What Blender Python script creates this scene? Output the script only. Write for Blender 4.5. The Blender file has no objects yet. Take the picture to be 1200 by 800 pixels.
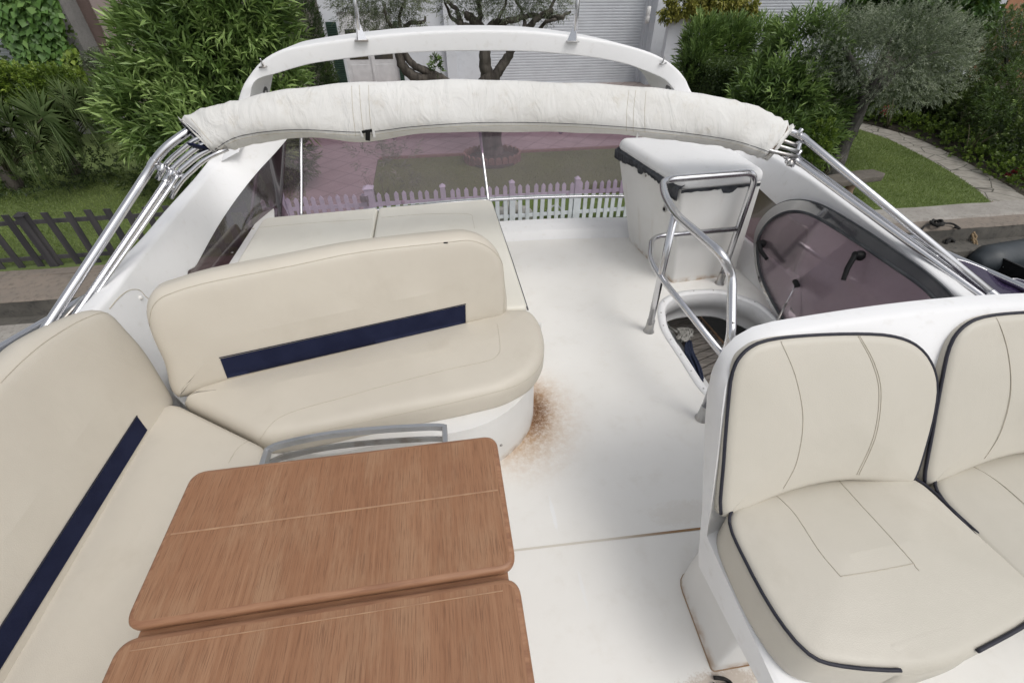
import bpy, bmesh, math, random
import numpy as np
from mathutils import Vector, Matrix
from mathutils.bvhtree import BVHTree
from mathutils.geometry import tessellate_polygon
random.seed(7); RNG = np.random.default_rng(11)
PI = math.pi
scn = bpy.context.scene
COL = scn.collection
V = Vector

# ------------------------------------------------------------------ camera and placing helpers
FPX = 533.0; TH = math.radians(39.5); PH = math.radians(8.7); HC = 1.75
CF = V((math.sin(PH)*math.cos(TH), math.cos(PH)*math.cos(TH), -math.sin(TH)))
CR = V((math.cos(PH), -math.sin(PH), 0)); CU = CR.cross(CF)
C0 = V((0, 0, HC))
G = -2.6            # ground level ashore, flybridge deck is z = 0
def ray(u, v): return CF + CR*((u-600)/FPX) - CU*((v-400)/FPX)
def P(u, v, x=None, y=None, z=None):
    d = ray(u, v)
    t = (z-C0.z)/d.z if z is not None else (y/d.y if y is not None else x/d.x)
    return C0 + d*t
def PL(u, v, p0, n):
    d = ray(u, v); p0 = V(p0); n = V(n)
    return C0 + d*((p0-C0).dot(n)/d.dot(n))
BV = {}
def on(names, u, v, eps=0.002):
    d = ray(u, v).normalized(); best = None
    for nme in names:
        h = BV[nme].ray_cast(C0, d)
        if h[0] is not None and (best is None or h[3] < best[3]): best = h
    if best is None: return None
    n = best[1]
    if n.dot(d) > 0: n = -n
    return best[0] + n*eps

cam = bpy.data.cameras.new('camera'); co = bpy.data.objects.new('camera', cam); COL.objects.link(co)
co.matrix_world = Matrix((( CR.x, CU.x, -CF.x, 0), (CR.y, CU.y, -CF.y, 0), (CR.z, CU.z, -CF.z, HC), (0, 0, 0, 1)))
cam.sensor_width = 36; cam.lens = FPX/1200*36; cam.clip_start = 0.02; cam.clip_end = 2000
scn.camera = co

# ------------------------------------------------------------------ light
w = bpy.data.worlds.new("World"); scn.world = w; w.use_nodes = True
nt = w.node_tree; bg = nt.nodes['Background']
sky = nt.nodes.new('ShaderNodeTexSky'); sky.sky_type = 'NISHITA'; sky.sun_disc = False
SE = math.radians(56); SR = math.radians(142)
sky.sun_elevation = SE; sky.sun_rotation = SR; sky.dust_density = 4; sky.air_density = 1.2; sky.ozone_density = 1
hs = nt.nodes.new('ShaderNodeHueSaturation'); hs.inputs['Saturation'].default_value = 0.22
nt.links.new(sky.outputs[0], hs.inputs['Color']); nt.links.new(hs.outputs[0], bg.inputs[0])
bg.inputs[1].default_value = 0.147
sd = bpy.data.lights.new('sun', 'SUN'); sd.energy = 0.6; sd.angle = math.radians(24); sd.color = (1, .96, .9)
so = bpy.data.objects.new('sun', sd); COL.objects.link(so)
sdir = V((math.sin(SR)*math.cos(SE), math.cos(SR)*math.cos(SE), math.sin(SE)))
so.rotation_euler = sdir.to_track_quat('Z', 'Y').to_euler(); so.location = (0, 0, 30)
scn.view_settings.view_transform = 'Standard'; scn.view_settings.look = 'None'; scn.view_settings.exposure = 0
scn.cycles.transparent_max_bounces = 16; scn.cycles.max_bounces = 8

# ------------------------------------------------------------------ materials
class N:
    def __init__(s, name):
        s.m = bpy.data.materials.new(name); s.m.use_nodes = True; s.t = s.m.node_tree
        s.b = s.t.nodes['Principled BSDF']; s.out = s.t.nodes['Material Output']
        s.geo = s.t.nodes.new('ShaderNodeNewGeometry')
    def n(s, kind, **k):
        x = s.t.nodes.new(kind)
        for a, v in k.items(): setattr(x, a, v)
        return x
    def l(s, a, b): s.t.links.new(a, b)
    def pos(s, scale=(1, 1, 1), loc=(0, 0, 0)):
        mp = s.n('ShaderNodeMapping'); s.l(s.geo.outputs['Position'], mp.inputs[0])
        mp.inputs['Scale'].default_value = scale; mp.inputs['Location'].default_value = loc
        return mp.outputs[0]
    def noise(s, scale, det=4, rough=.55, vec=None, dist=0):
        x = s.n('ShaderNodeTexNoise'); x.inputs['Scale'].default_value = scale; x.inputs['Detail'].default_value = det
        x.inputs['Roughness'].default_value = rough; x.inputs['Distortion'].default_value = dist
        s.l(vec if vec is not None else s.pos(), x.inputs['Vector']); return x.outputs[0]
    def rng(s, a, lo, hi, tlo=0, thi=1, smooth=True):
        x = s.n('ShaderNodeMapRange'); x.interpolation_type = 'SMOOTHSTEP' if smooth else 'LINEAR'
        s.l(a, x.inputs[0]); x.inputs[1].default_value = lo; x.inputs[2].default_value = hi
        x.inputs[3].default_value = tlo; x.inputs[4].default_value = thi; return x.outputs[0]
    def mix(s, f, a, b, mode='MIX'):
        x = s.n('ShaderNodeMix', data_type='RGBA', blend_type=mode)
        for sock, val in ((x.inputs[0], f), (x.inputs[6], a), (x.inputs[7], b)):
            if isinstance(val, (int, float)): sock.default_value = val
            elif isinstance(val, tuple): sock.default_value = val + (1,)
            else: s.l(val, sock)
        return x.outputs[2]
    def math(s, op, a, b=0):
        x = s.n('ShaderNodeMath', operation=op)
        for sock, val in ((x.inputs[0], a), (x.inputs[1], b)):
            if isinstance(val, (int, float)): sock.default_value = val
            else: s.l(val, sock)
        return x.outputs[0]
    def blob(s, c, sc):      # 0 at c growing outwards
        mp = s.n('ShaderNodeMapping', vector_type='POINT'); s.l(s.geo.outputs['Position'], mp.inputs[0])
        mp.inputs['Scale'].default_value = tuple(1/q for q in sc)
        mp.inputs['Location'].default_value = tuple(-a/q for a, q in zip(c, sc))
        x = s.n('ShaderNodeVectorMath', operation='LENGTH'); s.l(mp.outputs[0], x.inputs[0]); return x.outputs['Value']
    def bump(s, h, strength=.2, dist=.01):
        x = s.n('ShaderNodeBump'); x.inputs['Strength'].default_value = strength; x.inputs['Distance'].default_value = dist
        s.l(h, x.inputs['Height']); s.l(x.outputs[0], s.b.inputs['Normal'])
    def fin(s, col=None, rough=None, metal=0, **k):
        if col is not None:
            if isinstance(col, tuple): s.b.inputs['Base Color'].default_value = col + (1,)
            else: s.l(col, s.b.inputs['Base Color'])
        if rough is not None:
            if isinstance(rough, (int, float)): s.b.inputs['Roughness'].default_value = rough
            else: s.l(rough, s.b.inputs['Roughness'])
        s.b.inputs['Metallic'].default_value = metal
        for a, v in k.items(): s.b.inputs[a.replace('_', ' ')].default_value = v
        return s.m
def varied(name, c1, c2, scale, rough=.6, bs=.15, bd=.005, bscale=None, metal=0, det=5, vec=(1, 1, 1), lo=.35, hi=.65):
    n = N(name); ns = n.noise(scale, det, vec=n.pos(vec))
    f = n.rng(ns, lo, hi)
    if bs: n.bump(n.noise(bscale or scale*4, 4, vec=n.pos(vec)), bs, bd)
    return n.fin(n.mix(f, c1, c2), rough, metal)
M = {}
# gelcoat: glossy white with faint grime
n = N('gelcoat'); a = n.noise(1.6, 5); b_ = n.noise(22, 4)
c = n.mix(n.rng(a, .3, .7), (.83, .83, .835), (.785, .785, .785)); c = n.mix(n.rng(b_, .55, .8, 0, .25), c, (.55, .52, .46))
n.bump(n.noise(7, 2), .05, .004); M['gel'] = n.fin(c, n.rng(a, .3, .7, .40, .55), Specular_IOR_Level=.35)
# cabinet: weathered warmer gelcoat
n = N('weathered_gelcoat'); a = n.noise(2.2, 6); st = n.noise(9, 4, vec=n.pos((1, 1, .12)))
c = n.mix(n.rng(a, .3, .7), (.77, .765, .75), (.70, .69, .665)); c = n.mix(n.rng(st, .56, .75, 0, .3), c, (.48, .42, .33))
low = n.n('ShaderNodeSeparateXYZ'); n.l(n.geo.outputs['Position'], low.inputs[0])
c = n.mix(n.math('MULTIPLY', n.rng(low.outputs[2], .05, 0, 0, .9), n.rng(b_ if False else n.noise(14, 4), .35, .7)), c, (.4, .26, .15))
M['gelw'] = n.fin(c, .5, Specular_IOR_Level=.35)
# non-skid deck with rust stain, streaks
n = N('deck_nonskid'); a = n.noise(1.3, 6); f1 = n.noise(60, 3); f2 = n.noise(9, 6, .65)
c = n.mix(n.rng(a, .3, .7), (.86, .845, .81), (.80, .785, .745))
c = n.mix(n.rng(f2, .5, .75, 0, .18), c, (.62, .57, .49))
def stain(c, cen, sc, strong, col, ns, lo, hi):
    d = n.blob(cen, sc); m1 = n.rng(d, 1, .15, 0, 1)
    e = n.math('ADD', n.math('MULTIPLY', m1, 1.1), n.math('ADD', n.math('MULTIPLY', n.math('SUBTRACT', ns, .5), 1.7), n.math('MULTIPLY', n.math('SUBTRACT', fine, .5), 1.0)))
    m2 = n.math('MULTIPLY', n.math('MULTIPLY', n.rng(e, .35, 1.05), n.rng(m1, 0, .3)), strong)
    return n.mix(m2, c, col)
fs = n.noise(45, 6, .7); fl = n.noise(16, 6, .7); fine = n.noise(170, 3, .7)
sx, sy = P(634, 478, z=0)[:2]; tx, ty = P(622, 530, z=0)[:2]; ux, uy = P(652, 455, z=0)[:2]
dd_ = n.blob((.02, 1.62, 0), (.355, .405, 1)); w1 = n.rng(n.blob((.36, 1.46, 0), (.42, .48, 1)), 1, .3)
mod = n.math('ADD', n.math('MULTIPLY', fl, .9), n.math('MULTIPLY', fs, .9)); mod = n.rng(mod, .55, 1.15, .15, 1.0)
mod2 = n.rng(n.math('ADD', n.math('MULTIPLY', fine, .6), n.math('MULTIPLY', fs, .6)), .45, .72, .25, 1.0)
mo = n.math('MULTIPLY', n.math('MULTIPLY', n.math('POWER', n.rng(dd_, 2.0, 1.0, smooth=False), 1.7), w1), mod)
c = n.mix(n.math('MULTIPLY', mo, 1.0), c, (.50, .33, .18))
mi = n.math('MULTIPLY', n.math('MULTIPLY', n.math('POWER', n.rng(dd_, 1.42, 1.0, smooth=False), 1.4), n.rng(n.blob((.385, 1.50, 0), (.22, .30, 1)), 1, .2)), mod2)
c = n.mix(n.math('MULTIPLY', mi, 1.0), c, (.30, .145, .05))
mk_ = n.math('MULTIPLY', n.math('MULTIPLY', n.rng(dd_, 1.26, 1.0), n.rng(n.blob((.36, 1.52, 0), (.16, .20, 1)), 1, .1)), mod2)
c = n.mix(n.math('MULTIPLY', mk_, 1.0), c, (.13, .055, .02))
rx, ry = P(800, 600, z=0)[:2]
c = stain(c, (rx, ry, 0), (.26, .10, 1), .14, (.50, .40, .28), fs, .5, .68)
px_, py_ = P(830, 790, z=0)[:2]
c = stain(c, (px_+.03, py_-.03, 0), (.26, .07, 1), .55, (.40, .28, .18), fs, .42, .62)
# pale scuffed streak leading forward
mx, my = P(648, 600, z=0)[:2]; qx, qy = P(683, 690, z=0)[:2]
c = stain(c, (mx, my, 0), (.016, .14, 1), .9, (.86, .86, .85), fl, .1, .3)
c = stain(c, (qx, qy, 0), (.013, .12, 1), .55, (.84, .84, .83), fl, .2, .5)
n.bump(n.noise(260, 2), .12, .002); M['deck'] = n.fin(c, .5)
# vinyl
def vinyl(name, c1, c2, dirt):
    n = N(name); a = n.noise(1.7, 5, .6); g = n.noise(4.5, 6, .65)
    c = n.mix(n.rng(a, .3, .7), c1, c2); c = n.mix(n.rng(g, .52, .78, 0, .35), c, dirt)
    vo = n.n('ShaderNodeTexVoronoi'); vo.inputs['Scale'].default_value = 420; n.l(n.pos(), vo.inputs['Vector'])
    wr = n.noise(5.5, 3, .5, dist=.4)
    h = n.math('ADD', n.math('MULTIPLY', vo.outputs[0], .06), wr); n.bump(h, .3, .014)
    return n.fin(c, n.rng(g, .3, .7, .40, .52))
M['vinyl'] = vinyl('cream_vinyl', (.595, .55, .47), (.55, .505, .43), (.47, .42, .34))
M['vinyl_pale'] = vinyl('bleached_vinyl', (.74, .715, .64), (.69, .665, .59), (.60, .56, .47))
M['vinyl_seat'] = vinyl('grey_cream_vinyl', (.57, .535, .465), (.53, .50, .43), (.45, .41, .34))
M['navy'] = varied('navy_vinyl', (.006, .009, .032), (.010, .014, .042), 12, .65, .3, .003, 300); M['navy'].node_tree.nodes['Principled BSDF'].inputs['Specular IOR Level'].default_value = .2
M['piping'] = varied('navy_piping', (.010, .011, .022), (.018, .018, .03), 30, .6, 0)
M['seam'] = varied('grey_stitching', (.52, .475, .39), (.46, .42, .34), 80, .8, 0)
M['dark'] = varied('black_plastic', (.006, .006, .007), (.012, .012, .013), 15, .5, .1); M['dark'].node_tree.nodes['Principled BSDF'].inputs['Specular IOR Level'].default_value = .25
M['tape'] = varied('torn_black_seal', (.018, .02, .025), (.05, .055, .065), 18, .55, .6, .01, 30)
M['rubber'] = varied('grey_rubber_seal', (.03, .033, .04), (.06, .065, .07), 10, .6, 0)
# teak
n = N('weathered_teak')
g1 = n.noise(1, 5, .6, vec=n.pos((120, 1.2, 120))); g2 = n.noise(1, 4, .6, vec=n.pos((560, 13, 560))); bl = n.noise(4.5, 6, .7, vec=n.pos((2.6, .7, 1)))
g3 = n.noise(1, 3, .5, vec=n.pos((12, .5, 12)))
c = n.mix(n.rng(g1, .3, .7), (.27, .128, .064), (.35, .185, .10)); c = n.mix(n.rng(g3, .35, .65, 0, .5), c, (.245, .110, .052))
c = n.mix(n.rng(bl, .44, .70, 0, .42), c, (.39, .25, .15)); c = n.mix(n.rng(n.noise(3, 4), .55, .72, 0, .25), c, (.20, .085, .045))
c = n.mix(n.rng(g2, .52, .63, 0, .62), c, (.14, .062, .03))
n.bump(n.math('ADD', g1, g2), .35, .0015); M['teak'] = n.fin(c, n.rng(bl, .3, .7, .5, .65))
n = N('teak_edge'); g1 = n.noise(1, 5, .6, vec=n.pos((6, 60, 60)))
c = n.mix(n.rng(g1, .3, .7), (.23, .105, .055), (.36, .19, .105)); M['teak_e'] = n.fin(c, .5)
M['teak_line'] = varied('teak_inlay', (.42, .255, .15), (.34, .19, .11), 25, .6, 0)
n = N('grey_teak'); g1 = n.noise(1, 5, .6, vec=n.pos((8, 110, 40)))
M['teak_g'] = n.fin(n.mix(n.rng(g1, .35, .65), (.15, .135, .12), (.32, .29, .26)), .8)
# metals
n = N('polished_steel'); a = n.noise(3, 3); M['steel'] = n.fin((.66, .66, .68), n.rng(a, .3, .7, .13, .24), 1)
n = N('dull_steel'); a = n.noise(12, 4); M['steel_d'] = n.fin(n.mix(n.rng(a, .4, .7), (.5, .5, .5), (.36, .33, .30)), .34, 1)
n = N('brushed_aluminium'); a = n.noise(6, 4); M['alu'] = n.fin(n.mix(n.rng(a, .4, .7), (.56, .57, .59), (.42, .43, .44)), .38, .9)
# canvas
n = N('bimini_canvas'); a = n.noise(3, 6, .6); g = n.noise(9, 6, .7); s_ = n.noise(8, 4, vec=n.pos((1.5, .3, .3)))
c = n.mix(n.rng(a, .3, .7), (.72, .715, .695), (.65, .64, .61)); c = n.mix(n.rng(g, .52, .74, 0, .4), c, (.50, .45, .36))
n.bump(n.noise(11, 4, vec=n.pos((1, .5, .5)), dist=1.2), .6, .024); M['canvas'] = n.fin(c, .8)
M['canvas_d'] = varied('canvas_underside', (.10, .07, .06), (.16, .12, .10), 20, .9, .3)
# tinted acrylic
def tint(name, tr, veil, vf, gl=.7):
    n = N(name); t = n.t
    n.t.nodes.remove(n.b)
    tb = n.n('ShaderNodeBsdfTransparent'); tb.inputs[0].default_value = tr + (1,)
    df = n.n('ShaderNodeBsdfDiffuse'); df.inputs[0].default_value = veil + (1,)
    gs = n.n('ShaderNodeBsdfGlossy'); gs.inputs['Roughness'].default_value = .06; gs.inputs[0].default_value = (.9, .9, .9, 1)
    fr = n.n('ShaderNodeFresnel'); fr.inputs[0].default_value = 1.45
    m1 = n.n('ShaderNodeMixShader'); sm = n.noise(2.5, 4); n.l(n.rng(sm, .3, .7, vf*.8, vf*1.2), m1.inputs[0])
    n.l(tb.outputs[0], m1.inputs[1]); n.l(df.outputs[0], m1.inputs[2])
    m2 = n.n('ShaderNodeMixShader'); n.l(n.math('MULTIPLY', fr.outputs[0], gl), m2.inputs[0])
    n.l(m1.outputs[0], m2.inputs[1]); n.l(gs.outputs[0], m2.inputs[2]); n.l(m2.outputs[0], n.out.inputs[0])
    return n.m
M['tint'] = tint('purple_tinted_acrylic', (.62, .475, .60), (.22, .19, .215), .23)
M['tint_d'] = tint('brown_tinted_acrylic', (.89, .81, .85), (.33, .30, .32), .2)
M['tint_s'] = tint('side_screen_acrylic', (.26, .175, .21), (.13, .09, .105), .22, .22)
M['rim'] = tint('smoked_rim', (.25, .25, .26), (.085, .087, .095), .85, .5)
M['tint_v'] = tint('violet_windscreen', (.10, .07, .14), (.045, .03, .08), .5)
# outdoors
n = N('lawn'); a = n.noise(1.2, 5); g = n.noise(18, 5, .7); g2 = n.noise(90, 3)
c = n.mix(n.rng(a, .3, .7), (.135, .185, .052), (.105, .145, .04)); c = n.mix(n.rng(g, .45, .75, 0, .7), c, (.12, .155, .04))
c = n.mix(n.rng(g2, .5, .75, 0, .5), c, (.03, .05, .012))
n.bump(g2, .6, .03); M['lawn'] = n.fin(c, .9)
M['blades'] = None
M['soil'] = varied('garden_soil', (.035, .028, .02), (.06, .05, .035), 3, .95, .5, .03, 14)
def concrete(name, c1, c2, c3, sc=1.2):
    n = N(name); a = n.noise(sc, 6, .65); g = n.noise(sc*7, 6, .7)
    c = n.mix(n.rng(a, .3, .7), c1, c2); c = n.mix(n.rng(g, .48, .7, 0, .7), c, c3)
    n.bump(g, .5, .02); return n.fin(c, .9)
M['conc'] = concrete('quay_concrete', (.24, .20, .165), (.19, .165, .14), (.11, .095, .08))
M['conc_d'] = concrete('wet_quay_face', (.07, .066, .058), (.12, .11, .095), (.035, .034, .032))
M['conc_l'] = concrete('pale_quay_stone', (.36, .34, .31), (.28, .26, .235), (.2, .18, .16), 2)
M['water'] = None
n = N('canal_water'); n.bump(n.noise(3.5, 4, dist=.5), .35, .08); M['water'] = n.fin((.006, .012, .011), .06)
n = N('terrace_tiles'); br = n.n('ShaderNodeTexBrick'); mp = n.n('ShaderNodeMapping'); n.l(n.geo.outputs['Position'], mp.inputs[0])
mp.inputs['Rotation'].default_value = (0, 0, math.radians(38)); n.l(mp.outputs[0], br.inputs['Vector'])
br.offset = 0; br.inputs['Scale'].default_value = 1; br.inputs['Brick Width'].default_value = .62; br.inputs['Row Height'].default_value = .62
br.inputs['Mortar Size'].default_value = .016; br.inputs['Mortar Smooth'].default_value = .2
br.inputs['Color1'].default_value = (.42, .36, .335, 1); br.inputs['Color2'].default_value = (.37, .315, .295, 1); br.inputs['Mortar'].default_value = (.22, .185, .17, 1)
g = n.noise(2, 5); M['tiles'] = n.fin(n.mix(n.rng(g, .35, .7, 0, .35), br.outputs[0], (.26, .2, .18)), .75)
n = N('crazy_paving'); vo = n.n('ShaderNodeTexVoronoi', feature='DISTANCE_TO_EDGE'); vo.inputs['Scale'].default_value = 1.9; n.l(n.pos(), vo.inputs['Vector'])
g = n.noise(5, 5); c = n.mix(n.rng(g, .3, .7), (.33, .31, .27), (.25, .23, .2)); c = n.mix(n.rng(vo.outputs[0], .03, .012, 0, 1), c, (.07, .065, .05)); M['crazy'] = n.fin(c, .85)
M['wall_w'] = concrete('white_render', (.60, .625, .66), (.56, .58, .615), (.50, .52, .55), .5)
M['wall_p'] = concrete('pink_render', (.33, .245, .225), (.30, .22, .20), (.27, .20, .185), .5)
M['wall_p2'] = concrete('pale_pink_render', (.36, .29, .28), (.33, .265, .255), (.30, .24, .23), .5)
M['wall_o'] = concrete('orange_render', (.42, .21, .12), (.38, .19, .11), (.34, .17, .1), .5)
M['stone_g'] = concrete('grey_pebbledash', (.30, .29, .285), (.24, .235, .23), (.16, .155, .15), 4)
M['shutter'] = varied('roller_shutter_paint', (.56, .585, .62), (.52, .54, .575), 1.5, .5, 0)
M['door_w'] = varied('white_door_paint', (.62, .62, .63), (.54, .54, .55), 3, .45, 0)
M['green_p'] = varied('dark_green_paint', (.012, .035, .025), (.02, .05, .035), 5, .45, 0)
M['glass'] = varied('dark_window_glass', (.03, .035, .04), (.07, .06, .04), .8, .12, 0)
M['brick'] = varied('terracotta_brick', (.26, .16, .125), (.20, .125, .10), 9, .85, .3)
M['fence_w'] = varied('white_picket_paint', (.66, .69, .73), (.56, .59, .63), 4, .6, .1)
M['fence_d'] = varied('weathered_dark_wood', (.030, .029, .032), (.062, .058, .06), 6, .85, .4, .006, 40, vec=(1, 1, .15))
M['bark'] = varied('olive_bark', (.045, .038, .032), (.12, .105, .09), 5, .95, .9, .05, 14, vec=(1, 1, .25))
M['bark2'] = varied('grey_bark', (.045, .042, .038), (.115, .108, .10), 6, .95, .9, .05, 16, vec=(1, 1, .25))
M['twig'] = varied('green_twig', (.06, .06, .03), (.10, .085, .05), 6, .8, 0)
M['stone'] = concrete('mossy_stone', (.15, .13, .11), (.10, .09, .075), (.06, .055, .05), 5)
M['stone_t'] = concrete('terracotta_leg', (.30, .21, .15), (.25, .17, .12), (.2, .14, .1), 4)
M['tube'] = varied('grey_inflatable_fabric', (.025, .032, .038), (.04, .048, .055), 3, .5, .1)
M['teal'] = varied('teal_fabric', (.02, .22, .20), (.02, .17, .16), 3, .5, 0)
M['hull'] = varied('white_hull_gelcoat', (.68, .68, .67), (.60, .60, .59), 1, .3, 0)
M['rope_n'] = varied('navy_rope', (.012, .02, .05), (.03, .04, .08), 90, .9, .8, .004, 200)
M['rope_k'] = varied('black_rope', (.01, .01, .01), (.03, .028, .026), 60, .9, .8, .004, 150)
M['rope_t'] = varied('tan_rope', (.20, .14, .08), (.3, .22, .13), 60, .9, .6, .004, 150)
M['rag'] = varied('pale_cloth', (.45, .44, .41), (.33, .32, .3), 14, .9, .5, .01)
M['shade'] = varied('cockpit_shade_colour', (.02, .021, .02), (.035, .035, .033), 3, .6, 0)  # near-black colour stands in for the shade of the open-sided cockpit

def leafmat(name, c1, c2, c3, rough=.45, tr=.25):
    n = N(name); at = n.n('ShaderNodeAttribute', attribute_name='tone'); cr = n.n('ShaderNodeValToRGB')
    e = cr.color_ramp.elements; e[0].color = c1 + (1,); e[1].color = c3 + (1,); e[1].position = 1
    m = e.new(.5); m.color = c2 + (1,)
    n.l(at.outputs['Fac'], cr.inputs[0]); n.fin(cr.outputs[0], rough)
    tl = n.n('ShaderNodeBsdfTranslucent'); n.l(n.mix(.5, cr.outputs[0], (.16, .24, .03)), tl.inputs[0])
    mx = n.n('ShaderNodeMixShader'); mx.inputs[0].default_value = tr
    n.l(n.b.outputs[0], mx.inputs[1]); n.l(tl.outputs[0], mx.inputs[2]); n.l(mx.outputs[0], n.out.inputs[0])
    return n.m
M['lf_ole'] = leafmat('oleander_leaves', (0.047, 0.088, 0.024), (0.155, 0.250, 0.070), (0.432, 0.581, 0.203))
M['lf_oli'] = leafmat('olive_leaves', (0.081, 0.101, 0.061), (0.189, 0.223, 0.142), (0.378, 0.405, 0.297))
M['lf_oli2'] = leafmat('silvery_olive_leaves', (0.088, 0.115, 0.074), (0.243, 0.284, 0.203), (0.486, 0.527, 0.392))
M['lf_dark'] = leafmat('dark_hedge_leaves', (0.027, 0.049, 0.014), (0.088, 0.135, 0.034), (0.216, 0.284, 0.074))
M['lf_cyp'] = leafmat('cypress_foliage', (0.016, 0.035, 0.011), (0.047, 0.088, 0.024), (0.108, 0.162, 0.047))
M['lf_box'] = leafmat('clipped_hedge_leaves', (0.027, 0.051, 0.016), (0.061, 0.101, 0.030), (0.121, 0.176, 0.054))
M['lf_ivy'] = leafmat('ivy_leaves', (0.034, 0.081, 0.019), (0.108, 0.216, 0.049), (0.243, 0.392, 0.108))
M['lf_yel'] = leafmat('yellow_leaves', (.10, .12, .02), (.27, .26, .05), (.45, .42, .12))
M['lf_lime'] = leafmat('lime_leaves', (0.068, 0.115, 0.016), (0.162, 0.243, 0.034), (0.324, 0.405, 0.068))
M['lf_palm'] = leafmat('palm_fronds', (.06, .10, .035), (.20, .29, .11), (.42, .52, .24))
M['lf_broad'] = leafmat('broad_leaves', (0.027, 0.068, 0.016), (0.074, 0.149, 0.038), (0.149, 0.257, 0.068))
M['flower'] = leafmat('red_petals', (.25, .01, .03), (.42, .02, .06), (.55, .06, .12))
M['lf_grass'] = leafmat('grass_blades', (0.081, 0.121, 0.030), (0.203, 0.270, 0.074), (0.365, 0.432, 0.149))

# ------------------------------------------------------------------ object helpers
ORG = {}
def link(o, parent=None):
    COL.objects.link(o)
    if parent: o.parent = parent
    return o
def thing(name, label, cat, loc=(0, 0, 0), group=None):
    o = bpy.data.objects.new(name, None); link(o); o.location = loc; o.empty_display_size = .1
    ORG[o.name] = V(loc); return tag(o, label, cat, group)
def tag(o, label=None, cat=None, group=None, kind=None):
    if label: o['label'] = label
    if cat: o['category'] = cat
    if group: o['group'] = group
    if kind: o['kind'] = kind
    return o
def mk(name, vs, fs, mat, parent=None, smooth=True, bevel=0, seg=3, auto=None, bv=None, relax=None):
    org = ORG[parent.name] if parent else V((0, 0, 0))
    me = bpy.data.meshes.new(name)
    me.from_pydata([tuple(V(v)-org) for v in vs], [], [tuple(f) for f in fs]); me.update()
    bm = bmesh.new(); bm.from_mesh(me); bmesh.ops.remove_doubles(bm, verts=bm.verts, dist=1e-5)
    bmesh.ops.recalc_face_normals(bm, faces=bm.faces)
    if bevel:
        es = [e for e in bm.edges if len(e.link_faces) == 2 and e.calc_face_angle(0) > math.radians(28)]
        bmesh.ops.bevel(bm, geom=es, offset=bevel, segments=seg, profile=.5, affect='EDGES', clamp_overlap=True)
    if relax:
        iv = [v for v in bm.verts if relax(v.co+org)]
        for _ in range(50): bmesh.ops.smooth_vert(bm, verts=iv, factor=.5, use_axis_x=True, use_axis_y=True, use_axis_z=True)
    bm.to_mesh(me); bm.free()
    if smooth:
        me.polygons.foreach_set('use_smooth', [True]*len(me.polygons))
        me.update()
        if auto is not None:
            try: me.set_sharp_from_angle(angle=math.radians(auto))
            except Exception: pass
    o = bpy.data.objects.new(name, me); me.materials.append(M[mat] if isinstance(mat, str) else mat)
    link(o, parent); ORG[o.name] = org
    if bv: BV[bv] = BVHTree.FromPolygons([tuple(v.co+org) for v in me.vertices], [tuple(p.vertices) for p in me.polygons])
    return o
class MB:
    def __init__(s): s.v = []; s.f = []
    def add(s, vs, fs):
        k = len(s.v); s.v += [V(v) for v in vs]; s.f += [tuple(i+k for i in f) for f in fs]; return s
    def box(s, c, d, R=None):
        c = V(c); R = R or Matrix.Identity(3); d = V(d)/2
        vs = [c + R @ V((a*d.x, b*d.y, e*d.z)) for e in (-1, 1) for b in (-1, 1) for a in (-1, 1)]
        return s.add(vs, [(0, 2, 3, 1), (4, 5, 7, 6), (0, 1, 5, 4), (2, 6, 7, 3), (0, 4, 6, 2), (1, 3, 7, 5)])
    def prism(s, poly, off):
        off = V(off); m = len(poly); poly = [V(p) for p in poly]
        return s.add(poly + [p+off for p in poly], [tuple(range(m)), tuple(range(2*m-1, m-1, -1))] + [(i, i+m, (i+1) % m+m, (i+1) % m) for i in range(m)])
    def loft(s, secs, caps=True, closed=True):
        m = len(secs[0]); vs = [p for sc in secs for p in sc]; fs = []
        for a in range(len(secs)-1):
            for i in range(m if closed else m-1):
                j = (i+1) % m; fs.append((a*m+i, a*m+j, (a+1)*m+j, (a+1)*m+i))
        if caps and closed: fs += [tuple(range(m))[::-1], tuple((len(secs)-1)*m+i for i in range(m))]
        return s.add(vs, fs)
    def tube(s, pts, r, n=10, caps=True, closed=False):
        pts = [V(p) for p in pts]; k = len(pts)
        if k < 2: return s
        rs = r if isinstance(r, (list, tuple)) else [r]*k
        tg = []
        for i in range(k):
            if closed: t = pts[(i+1) % k]-pts[i-1]
            else: t = pts[min(i+1, k-1)]-pts[max(i-1, 0)]
            tg.append(t.normalized() if t.length > 1e-9 else V((0, 0, 1)))
        up = tg[0].orthogonal().normalized(); secs = []
        for i in range(k):
            up = (up - tg[i]*up.dot(tg[i])); up = up.normalized() if up.length > 1e-6 else tg[i].orthogonal().normalized()
            b = tg[i].cross(up)
            secs.append([pts[i] + up*(rs[i]*math.cos(2*PI*j/n)) + b*(rs[i]*math.sin(2*PI*j/n)) for j in range(n)])
        if closed: secs.append(secs[0]); return s.loft(secs, False)
        return s.loft(secs, caps)
    def lathe(s, c, prof, n=20, axis=(0, 0, 1)):
        ax = V(axis).normalized(); u = ax.orthogonal().normalized(); w_ = ax.cross(u); c = V(c)
        return s.loft([[c + ax*h + (u*math.cos(2*PI*j/n) + w_*math.sin(2*PI*j/n))*max(r, 1e-4) for j in range(n)] for r, h in prof])
    def build(s, name, mat, parent=None, **k): return mk(name, s.v, s.f, mat, parent, **k)
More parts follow.
